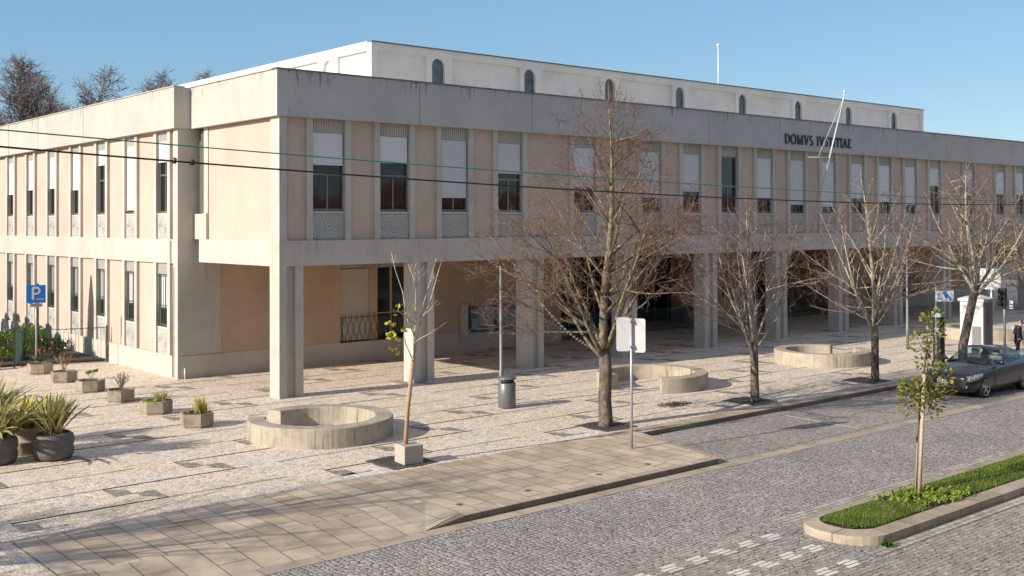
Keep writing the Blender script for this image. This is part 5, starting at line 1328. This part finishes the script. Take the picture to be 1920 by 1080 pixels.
MS.scale = (.68, 1, 1); MB().box((-.02, -.05, 2.68), (1.05, -.03, 3.13)).build('sign_plate', 'white', MS)
bd = MB(); bd.box((.30, -.056, 2.69), (.315, -.051, 3.12)); bd.box((.09, -.058, 2.80), (.13, -.052, 3.05)); bd.box((.06, -.058, 2.77), (.24, -.052, 2.80)); bd.box((.18, -.058, 2.80), (.22, -.052, 3.05)); bd.build('ticket_symbol', 'blue', MS)
flat_poly([(.38, 3.10), (.55, 3.10), (.75, 2.93), (.84, 2.84), (.78, 2.79), (.66, 2.85), (.60, 2.80), (.50, 2.88), (.42, 2.98)], -.052, MS, 'hand_symbol', 'blue')
flat_poly([(.84+.07*math.cos(R_(30*k)), 2.77+.06*math.sin(R_(30*k))) for k in range(12)], -.052, MS, 'coin_symbol', 'blue')
# kiosk
KI = tag(empty('white_kiosk', (46.9, 23.1, 0)), 'white kiosk with a low pitched cap and a vent grille behind the leaning tree', 'kiosk')
MB().box((0, 0, 0), (.90, 1.05, 2.45)).build('body', 'white', KI, bevel=.01)
b = MB(); b.box((-.07, -.07, 2.45), (.97, 1.12, 2.56)); b.add([(-.07, -.07, 2.561), (.97, -.07, 2.561), (.97, 1.12, 2.561), (-.07, 1.12, 2.561), (.45, .52, 2.78)], [(0, 1, 4), (1, 2, 4), (2, 3, 4), (3, 0, 4)]); b.build('roof_cap', 'white', KI)
b = MB()
for k in range(5): b.box((-.012, .18, 2.12+k*.035), (-.001, .9, 2.14+k*.035))
b.build('vent_grille', 'grey_paint', KI)
MB().box((-.008, .08, 0.05), (-.001, .50, 1.35)).build('door_panel', 'grey_paint', KI)
MB().box((.05, -.02, .1), (.85, -.001, 2.40)).build('side_panel', 'grey_paint', KI)
b = MB()
for k in range(4): b.box((.36, -.03, 1.42+k*.17), (.54, -.021, 1.52+k*.17)); b.box((.42, -.03, 1.52+k*.17), (.48, -.021, 1.56+k*.17))
b.build('red_lettering', 'red_print', KI)
SG = tag(empty('white_sign_board', (47.9, 23.2, 0)), 'square white sign board with tree shadow on a grey post beside the kiosk', 'sign')
MB().tube([(0, 0, 0), (0, 0, 3.9)], .05, 8).build('post', 'steel', SG)
MB().box((-.07, -.45, 2.95), (-.05, .50, 3.88)).build('sign_plate', 'white', SG, bevel=.008)
TL = tag(empty('traffic_signal', (47.75, 22.55, 0)), 'dark traffic signal on a grey post right of the kiosk', 'traffic light')
MB().tube([(0, 0, 0), (0, 0, 3.0)], .055, 8).build('post', 'grey_paint', TL)
b = MB(); b.box((-.30, -.15, 2.25), (-.06, .15, 3.05)); b.build('signal_head', 'black', TL)
for k in range(3):
    b = MB(); b.tube([(-.301, 0, 2.92-k*.26), (-.45, 0, 2.90-k*.26)], .10, 10); b.build('visor', 'black', TL)
b = MB(); b.box((.05, -.35, 2.35), (.12, -.1, 2.50)); b.box((.05, -.35, 2.15), (.12, -.1, 2.30)); b.build('small_lamps', 'white', TL)

# ------------------------------------------------------------------ cars
def car(loc, rz, paint_mat, label, name='parked_car'):
    """coupe-cabriolet; local +x points to the rear, front at x=0, y half width .88"""
    o = tag(empty(name, loc, rz), label, 'car')
    L = 4.36
    #   x    half-width  z_bottom z_sill  z_mid  z_shoulder z_deck_edge z_deck_centre
    S = [(0.00, .52, .24, .30, .42, .56, .60, .62), (0.05, .66, .20, .28, .44, .62, .665, .69), (0.18, .78, .17, .26, .46, .67, .73, .76), (0.45, .85, .16, .25, .50, .73, .80, .845),
         (0.85, .875, .16, .25, .54, .79, .865, .915), (1.25, .88, .16, .25, .56, .84, .91, .965), (1.60, .885, .16, .25, .57, .865, .925, .98), (2.2, .89, .16, .25, .58, .885, .935, .96),
         (2.9, .89, .16, .25, .60, .90, .95, .97), (3.5, .885, .17, .26, .62, .92, .97, 1.0), (3.9, .86, .19, .28, .64, .93, .985, 1.02), (4.2, .80, .22, .31, .64, .92, .985, 1.015), (4.33, .70, .26, .36, .62, .88, .95, .975), (4.36, .55, .32, .40, .60, .80, .86, .88)]
    prof = []
    for x, w, zb, zs, zm, zh, ze, zc in S:
        p = [(0, zb), (w*.80, zb), (w*.96, zs), (w*1.0, (zs+zm)/2), (w*.995, zm), (w*.975, (zm+zh)/2), (w*.94, zh), (w*.86, ze), (w*.5, zc*.6+ze*.4+.008), (0, zc)]
        prof.append([(x, yy, zz) for yy, zz in p]+[(x, -yy, zz) for yy, zz in reversed(p[1:-1])])
    m = len(prof[0]); vs = [q for r_ in prof for q in r_]; fs = []
    for i in range(len(prof)-1):
        for k in range(m): k2 = (k+1) % m; fs.append((i*m+k, i*m+k2, (i+1)*m+k2, (i+1)*m+k))
    fs.append(tuple(reversed(range(m)))); fs.append(tuple(range((len(prof)-1)*m, len(prof)*m)))
    b = MB(); b.add(vs, fs, None, True); body = b.build('body', paint_mat, o)
    ss = body.modifiers.new('s', 'SUBSURF'); ss.levels = 2; ss.render_levels = 2
    for j, (wx, sy) in enumerate([(a, c) for a in (.80, 3.32) for c in (-1, 1)]):
        c_ = MB(); c_.tube([(wx, sy*.60, .30), (wx, sy*1.1, .30)], .365, 28); cut = c_.build('cut', 'black')
        bo = body.modifiers.new('b%d' % j, 'BOOLEAN'); bo.operation = 'DIFFERENCE'; bo.object = cut; bo.solver = 'EXACT'
        bpy.context.view_layer.update()
    dg = bpy.context.evaluated_depsgraph_get(); me = bpy.data.meshes.new_from_object(body.evaluated_get(dg))
    cuts = [md.object for md in body.modifiers if md.type == 'BOOLEAN']
    body.modifiers.clear(); body.data = me; me.materials.clear(); me.materials.append(M[paint_mat]); me.polygons.foreach_set('material_index', [0]*len(me.polygons)); me.polygons.foreach_set('use_smooth', [True]*len(me.polygons))
    for c_ in cuts: bpy.data.objects.remove(c_)
    # cabin shell
    G = [(1.30, .70, .93, .66, .96, .965), (1.72, .72, .93, .60, 1.16, 1.19), (2.12, .73, .93, .56, 1.33, 1.375), (2.55, .73, .94, .55, 1.37, 1.42), (3.05, .72, .94, .54, 1.33, 1.385), (3.45, .70, .95, .54, 1.20, 1.25), (3.85, .66, .96, .54, 1.03, 1.05)]
    rows = []
    for x, wb, zb, wt, zt, zc in G:
        h_ = [(wb, zb-.08), (wb, zb), ((wb*.45+wt*.55), zb*.42+zt*.58), (wt+.03, zt-.03), (wt-.06, zt+(zc-zt)*.45), (0, zc)]
        rows.append([(x, yy, zz) for yy, zz in h_]+[(x, -yy, zz) for yy, zz in reversed(h_[:-1])])
    m = len(rows[0]); vs = [q for r_ in rows for q in r_]; fs = []
    for i in range(len(rows)-1):
        for k in range(m-1):
            if k in (3, 4, 5, 6) and i in (0, 1) or k in (4, 5) and i in (4, 5): continue
            if k in (1, 2, 7, 8) and 1 <= i <= 4: continue
            fs.append((i*m+k, i*m+k+1, (i+1)*m+k+1, (i+1)*m+k))
    b = MB(); b.add(vs, fs, None, True); cab = b.build('cabin', paint_mat, o); sf = cab.modifiers.new('t', 'SOLIDIFY'); sf.thickness = .05; sf.offset = -1
    ss = cab.modifiers.new('s', 'SUBSURF'); ss.levels = 2; ss.render_levels = 2
    it = MB(); it.box((1.55, -.60, .93), (3.70, .60, .985)); it.box((1.45, -.58, .94), (1.70, .58, .995)); it.build('interior', 'black', o, bevel=.02)
    for sy in (-.34, .34):
        st_ = MB(); st_.box((2.42, sy-.22, .9), (2.56, sy+.22, 1.10)); st_.box((2.46, sy-.12, 1.10), (2.55, sy+.12, 1.27)); st_.build('seat', 'grey_paint', o, bevel=.04)
    sw = MB(); sw.tube([(1.80+.05*math.sin(R_(30*k)), -.36+.17*math.cos(R_(30*k)), 1.03+.10*math.sin(R_(30*k))) for k in range(13)], .014, 5); sw.build('steering_wheel', 'black', o)
    def G_at(x):
        for i in range(len(G)-1):
            if G[i][0] <= x <= G[i+1][0]:
                t = (x-G[i][0])/(G[i+1][0]-G[i][0]); return [G[i][k]*(1-t)+G[i+1][k]*t for k in range(6)]
    # windscreen and rear window
    for nm, x0_, x1_ in (('windscreen', 1.33, 2.08), ('rear_window', 3.12, 3.78)):
        b = MB(); N = 8; K = 10; vs = []
        for i in range(N+1):
            x = x0_+(x1_-x0_)*i/N; _, wb, zb, wt, zt, zc = G_at(x)
            for k in range(K+1):
                s_ = -1+2*k/K; y_ = s_*(wt-.04); z_ = zc-(zc-zt)*abs(s_)**2.2*.9+.014; vs.append((x-(.012 if nm == 'windscreen' else -.012), y_, z_))
        b.add(vs, [(i*(K+1)+k, i*(K+1)+k+1, (i+1)*(K+1)+k+1, (i+1)*(K+1)+k) for i in range(N) for k in range(K)], None, True); b.build(nm, 'car_glass', o)
    for sy in (-1, 1):
        b = MB(); vs = []; N = 10
        for i in range(N+1):
            x = 1.72+(3.48-1.72)*i/N; _, wb, zb, wt, zt, zc = G_at(x)
            lo = zb+.03; hi = max(lo+.01, zt-.075)
            for t in (0, .5, 1):
                z_ = lo+(hi-lo)*t; f_ = (z_-zb)/(zt-zb); y_ = wb+(wt+.02-wb)*(f_**1.15)+.012; vs.append((x, sy*y_, z_))
        b.add(vs, [(i*3+k, i*3+k+1, (i+1)*3+k+1, (i+1)*3+k) for i in range(N) for k in (0, 1)], None, True); b.build('side_window', 'car_glass', o)
        # mirror
        b = MB(); b.tube([(1.62, sy*.80, .97), (1.66, sy*.92, 1.0), (1.66, sy*1.02, 1.0)], [.03, .075, .06], 10); b.build('wing_mirror', paint_mat, o)
        # headlight
        b = MB(); xs_ = [(.06, .50, .52, .64), (.10, .60, .52, .68), (.20, .70, .54, .715), (.36, .775, .59, .74), (.58, .82, .67, .755)]
        vs = []
        for x, y_, z0_, z1_ in xs_: vs += [(x-.012, sy*(y_+.055), z0_), (x+.025, sy*(y_+.018), z1_)]
        b.add(vs, [(2*i, 2*i+1, 2*i+3, 2*i+2) for i in range(4)], None, True)
        hl = b.build('headlight', 'lens', o)
        sd_ = hl.modifiers.new('t', 'SOLIDIFY'); sd_.thickness = .05; sd_.offset = 0
        b = MB(); b.tube([(.10, sy*.60, .36), (.04, sy*.60, .36)], .055, 12); b.build('fog_lamp', 'lens', o)
        b = MB(); b.box((4.20, sy*.52, .72), (4.36, sy*.76, .86)); b.build('tail_light', 'red_print', o, bevel=.02)
        b = MB(); b.tube([(2.75, sy*.872, .80), (2.95, sy*.872, .80)], .014, 6); b.build('door_handle', 'black', o)
        b = MB()
        for xx in (1.35, 2.98): b.tube([(xx, sy*.888, .30), (xx, sy*.882, .60), (xx+.01, sy*.85, .86)], .005, 4)
        b.build('door_gap', 'black', o)
    # bumper details
    b = MB(); b.box((-.012, -.42, .30), (.06, .42, .40)); b.build('lower_grille', 'black', o, bevel=.01)
    b = MB(); b.box((-.006, -.30, .575), (.06, .30, .615)); b.build('upper_grille', 'black', o, bevel=.01)
    pl_ = MB(); pl_.box((-.035, -.26, .435), (-.014, .26, .545)); pp = pl_.build('number_plate', 'white', o)
    MB().box((-.038, -.26, .436), (-.0355, -.215, .544)).build('plate_band', 'plate_yellow', pp) 
    q = MB()
    for k in range(6): y_ = .19-k*.062-(.02 if k > 1 else 0)-(.02 if k > 3 else 0); q.box((-.038, y_-.02, .46), (-.0355, y_+.02, .52))
    q.build('plate_characters', 'black', pp)
    # wipers
    b = MB(); b.tube([(1.36, .10, 1.0), (1.48, -.40, 1.05)], .010, 4); b.tube([(1.36, .55, .985), (1.48, .08, 1.06)], .010, 4); b.build('wipers', 'black', o)
    # underside and wheel wells
    MB().box((.35, -.72, .17), (3.95, .72, .45)).build('underbody', 'black', o)
    for wx in (.80, 3.32):
        for sy in (-1, 1):
            tyre = MB(); y0_, y1_ = sy*.66, sy*.865
            prof = [(.20, y0_), (.30, y0_), (.318, y0_+sy*.03), (.318, y1_-sy*.03), (.30, y1_), (.235, y1_), (.225, y1_-sy*.05)]
            n = 32; vs = [(wx+r_*math.cos(2*math.pi*k/n), yy, .316+r_*math.sin(2*math.pi*k/n)) for r_, yy in prof for k in range(n)]
            fs = [(i*n+k, i*n+(k+1) % n, (i+1)*n+(k+1) % n, (i+1)*n+k) for i in range(len(prof)-1) for k in range(n)]
            tyre.add(vs, fs, None, True); wh = tyre.build('wheel', 'tyre', o)
            rim = MB(); yy = y1_-sy*.02
            ringp = [(.252, yy+sy*.016), (.240, yy+sy*.024), (.222, yy+sy*.008)]
            vs = [(wx+r_*math.cos(2*math.pi*k/n), y_, .316+r_*math.sin(2*math.pi*k/n)) for r_, y_ in ringp for k in range(n)]
            rim.add(vs, [(i*n+k, i*n+(k+1) % n, (i+1)*n+(k+1) % n, (i+1)*n+k) for i in range(2) for k in range(n)])
            for s_ in range(5):
                for da in (-.16, .16):
                    a = 2*math.pi*s_/5+.3; rim.tube([(wx+.03*math.cos(a), yy, .316+.03*math.sin(a)), (wx+.22*math.cos(a+da), yy, .316+.22*math.sin(a+da))], [.024, .017], 4, smooth=False)
            rim.tube([(wx, yy-sy*.02, .316), (wx, yy+sy*.012, .316)], .05, 12); rim.build('rim', 'alloy', wh)
            dk = MB(); dk.tube([(wx, yy-sy*.09, .316), (wx, yy-sy*.07, .316)], .215, 24); dk.build('brake_disc', 'black', wh)
    o.scale = (1.15, 1.15, 1.15)
    return o
car((36.28, 19.22, RZ), R_(-.3), 'car_black', 'black coupe parked at the kerb, cut off by the right picture edge')
car((43.1, 19.35, RZ), 0, 'car_silver', 'champagne silver car behind the black coupe, barely showing at the right edge', 'parked_car.001')

# ------------------------------------------------------------------ walking man
def skin_fig(name, verts, edges, radii, mat, parent, sub=2):
    me = bpy.data.meshes.new(name); me.from_pydata(verts, edges, []); o = bpy.data.objects.new(name, me); COL.objects.link(o); o.parent = parent
    sk = o.modifiers.new('skin', 'SKIN'); sk.use_smooth_shade = True
    for i, r_ in enumerate(radii):
        me.skin_vertices[0].data[i].radius = r_ if isinstance(r_, tuple) else (r_, r_)
    me.skin_vertices[0].data[0].use_root = True
    s_ = o.modifiers.new('sub', 'SUBSURF'); s_.levels = sub; s_.render_levels = sub; me.materials.append(M[mat]); return o
def ensure_skin(me):
    pass
MAN = tag(empty('person', (47.75, 22.0, 0), R_(-38)), 'grey haired man in a navy jacket and dark trousers, walking with head bowed', 'person')
# local +x = the way he faces
def fig(name, chains, mat, sub=2):
    verts, edges, radii = [], [], []
    idx_ = {}
    def vid(p, r_):
        k = tuple(round(c, 4) for c in p)
        if k not in idx_: idx_[k] = len(verts); verts.append(p); radii.append(r_)
        return idx_[k]
    for ch in chains:
        ids = [vid(p, r_) for p, r_ in ch]
        for a, c in zip(ids, ids[1:]): edges.append((a, c))
    me = bpy.data.meshes.new(name); me.from_pydata(verts, edges, []); o = bpy.data.objects.new(name, me); COL.objects.link(o); o.parent = MAN
    bm = bmesh.new(); bm.from_mesh(me); ly = bm.verts.layers.skin.verify(); bm.verts.ensure_lookup_table()
    for i, r_ in enumerate(radii):
        bm.verts[i][ly].radius = r_ if isinstance(r_, tuple) else (r_, r_); bm.verts[i][ly].use_root = (i == 0)
    bm.to_mesh(me); bm.free()
    sk = o.modifiers.new('skin', 'SKIN'); sk.use_smooth_shade = True
    s_ = o.modifiers.new('sub', 'SUBSURF'); s_.levels = sub; s_.render_levels = sub; me.materials.append(M[mat]); return o
P0 = (0, 0, .88)
fig('body', [[(P0, (.12, .09)), ((.02, 0, 1.05), (.125, .09)), ((.05, 0, 1.25), (.15, .10)), ((.08, 0, 1.38), (.12, .085)), ((.13, 0, 1.45), (.055, .055)), ((.19, 0, 1.50), (.07, .075)), ((.22, 0, 1.57), (.085, .095)), ((.21, 0, 1.64), (.07, .075))]]
    + [[((.08, 0, 1.38), (.12, .085)), ((.06, s*.17, 1.36), .055), ((.0, s*.23, 1.12), .045), ((.13, s*.16, .90), .035), ((.20, s*.10, .86), (.038, .022))] for s in (-1, 1)]
    + [[(P0, (.12, .09)), ((.0, s*.09, .80), .085), ((.03+.06*s, s*.10, .46), .06), ((-.02+.12*s, s*.10, .10), .042), ((.05+.12*s, s*.10, .04), .04), ((.17+.12*s, s*.10, .035), .03)] for s in (-1, 1)], 'skin')
for s in (-1, 1):
    for k in range(4):
        y_ = s*(.10+(.022 if k < 2 else 0)*0)-.03+.02*k; x_ = .215; L_ = [.055, .065, .06, .045][k]
        b = MB(); b.tube([(x_, y_, .865), (x_+.03, y_, .845), (x_+.035, y_, .845-L_*.6), (x_+.022, y_, .845-L_)], [.0105, .010, .009, .007], 6); b.build('finger', 'skin', MAN)
    b = MB(); b.tube([(.19, s*.10-s*.03, .875), (.215, s*.05, .86), (.235, s*.045, .845)], [.012, .011, .008], 6); b.build('thumb', 'skin', MAN)
fig('jacket', [[((-.01, 0, .78), (.17, .125)), ((0, 0, .92), (.165, .12)), ((.03, 0, 1.08), (.165, .115)), ((.05, 0, 1.25), (.185, .125)), ((.08, 0, 1.39), (.13, .095)), ((.11, 0, 1.44), (.075, .07))]]
    + [[((.08, 0, 1.39), (.13, .095)), ((.06, s*.185, 1.35), .07), ((.0, s*.25, 1.12), .062), ((.11, s*.175, .93), .052), ((.15, s*.135, .89), .045)] for s in (-1, 1)], 'navy')
fig('trousers', [[((0, 0, .86), (.135, .10)), ((.0, s*.09, .76), .10), ((.03+.06*s, s*.10, .46), .08), ((-.02+.12*s, s*.10, .09), .065)] for s in (-1, 1)], 'trouser')
for s in (-1, 1):
    b = MB(); b.tube([(-.07+.12*s, s*.10, .045), (.03+.12*s, s*.10, .05), (.19+.12*s, s*.10, .035)], [.045, .05, .035], 10); b.build('shoe', 'black', MAN)
# head details: hair cap, ears, nose, eyes, mouth, collar
b = MB()
for i in range(6):
    for k in range(14): pass
hv = []; N1, N2 = 6, 16
for i in range(N1+1):
    th = R_(8+88*i/N1)
    for k in range(N2):
        ph = 2*math.pi*k/N2; d = Vector((math.sin(th)*math.cos(ph), math.sin(th)*math.sin(ph), math.cos(th)))
        cut = .7 if (math.cos(ph) > .3 and i > 3) else 1.0
        hv.append((.195+.105*d.x*cut, .088*d.y*cut, 1.60+.098*d.z))
b.add(hv, [(i*N2+k, i*N2+(k+1) % N2, (i+1)*N2+(k+1) % N2, (i+1)*N2+k) for i in range(N1) for k in range(N2)]+[tuple(range(N2))], None, True); b.build('hair', 'hair', MAN)
for s in (-1, 1):
    b = MB(); b.tube([(.20, s*.083, 1.60), (.195, s*.10, 1.58), (.20, s*.086, 1.545)], [.012, .016, .010], 6); b.build('ear', 'skin', MAN)
    b = MB(); b.tube([(.292, s*.035-.012, 1.575), (.292, s*.035+.012, 1.575)], .008, 6); b.build('eye', 'black', MAN)
b = MB(); b.tube([(.295, 0, 1.585), (.322, 0, 1.545), (.30, 0, 1.535)], [.010, .016, .012], 6); b.build('nose', 'skin', MAN)
b = MB(); b.tube([(.283, -.03, 1.505), (.293, 0, 1.505), (.283, .03, 1.505)], .006, 5); b.build('mouth', 'red_print', MAN)
b = MB(); b.lathe([(.075, 0), (.085, .03), (.07, .06)], sides=14); q = b.build('collar', 'shirt', MAN); q.location = (.11, 0, 1.42); q.rotation_euler = (0, R_(25), 0)

# ------------------------------------------------------------------ beyond: houses
def house(x0, y0, x1, y1, h_, mat, lab, roof='terracotta', face='W', name='house', wins=4, floors=2):
    o = tag(empty(name, ((x0+x1)/2, (y0+y1)/2, 0)), lab, 'house'); cx, cy = (x0+x1)/2, (y0+y1)/2; w, d = (x1-x0)/2, (y1-y0)/2
    MB().box((-w, -d, 0), (w, d, h_)).build('wall', mat, o)
    b = MB(); e = .4; b.add([(-w-e, -d-e, h_), (w+e, -d-e, h_), (w+e, d+e, h_), (-w-e, d+e, h_), (-w*.4, 0, h_+2.2), (w*.4, 0, h_+2.2)], [(0, 1, 5, 4), (1, 2, 5), (2, 3, 4, 5), (3, 0, 4), (3, 2, 1, 0)]); b.build('roof', roof, o)
    for f in range(floors):
        for k in range(wins):
            z_ = 1.1+f*3.1
            if face == 'W':
                y_ = -d+(k+.5)*2*d/wins; fr = MB().box((-w-.06, y_-.6, z_), (-w-.001, y_+.6, z_+1.6)).build('window', 'white', o); MB().box((-w-.075, y_-.5, z_+.1), (-w-.061, y_+.5, z_+1.5)).build('glass', 'glass', fr)
            else:
                x_ = -w+(k+.5)*2*w/wins; s = 1; fr = MB().box((x_-.6, d+.001, z_), (x_+.6, d+.06, z_+1.6)).build('window', 'white', o); MB().box((x_-.5, d+.061, z_+.1), (x_+.5, d+.075, z_+1.5)).build('glass', 'glass', fr)
    return o
house(112, 42, 122, 74, 6.2, 'house', 'pale house seen through the far end of the porch at the right')
# street opposite (behind the viewpoint): gives the windows something real to mirror
for i in range(7):
    x0_ = -34+i*20
    house(x0_, -15, x0_+19.6, -2.6 if i != 1 else -3.0, 6.8+(i % 3)*0.5, 'house_dark', ['grey stone fronted house', 'brown rendered house', 'tall plain terrace house'][i % 3]+' number %s along the row facing the courthouse' % ['one', 'two', 'three', 'four', 'five', 'six', 'seven'][i], face='N', name='terrace_house' + ('.%03d' % i if i else ''), wins=5, floors=2)
# iron fence and dark car-like hedge at the porch end
b = MB()
y = 44
while y < 60: b.tube([(100, y, 0), (100, y, 1.5)], .03, 4, smooth=False); y += .3
b.box((99.98, 44, .1), (100.02, 60, .16)); b.box((99.98, 44, 1.4), (100.02, 60, 1.46)); o = b.build('far_railing', 'white'); tag(o, 'pale railing in front of the far house seen through the porch end', 'railing')
lf = MB(); rng = random.Random(90)
for k in range(2500):
    v = Vector((rng.gauss(0, 1), rng.gauss(0, 1), rng.gauss(0, 1))).normalized()*rng.random()**.4; leaf_quad(lf, (v.x*2, v.y*4, 3.5+v.z*2.2), (v.x, v.y, v.z+.4), .4, rng, .5)
FT = tag(empty('far_tree', (104, 52, 0)), 'yellowing tree in front of the far house at the porch end', 'tree'); lf.build('crown', 'leaf_rust', FT); MB().tube([(0, 0, 0), (0, 0, 3)], .15, 7).build('trunk', 'bark_trunk', FT)
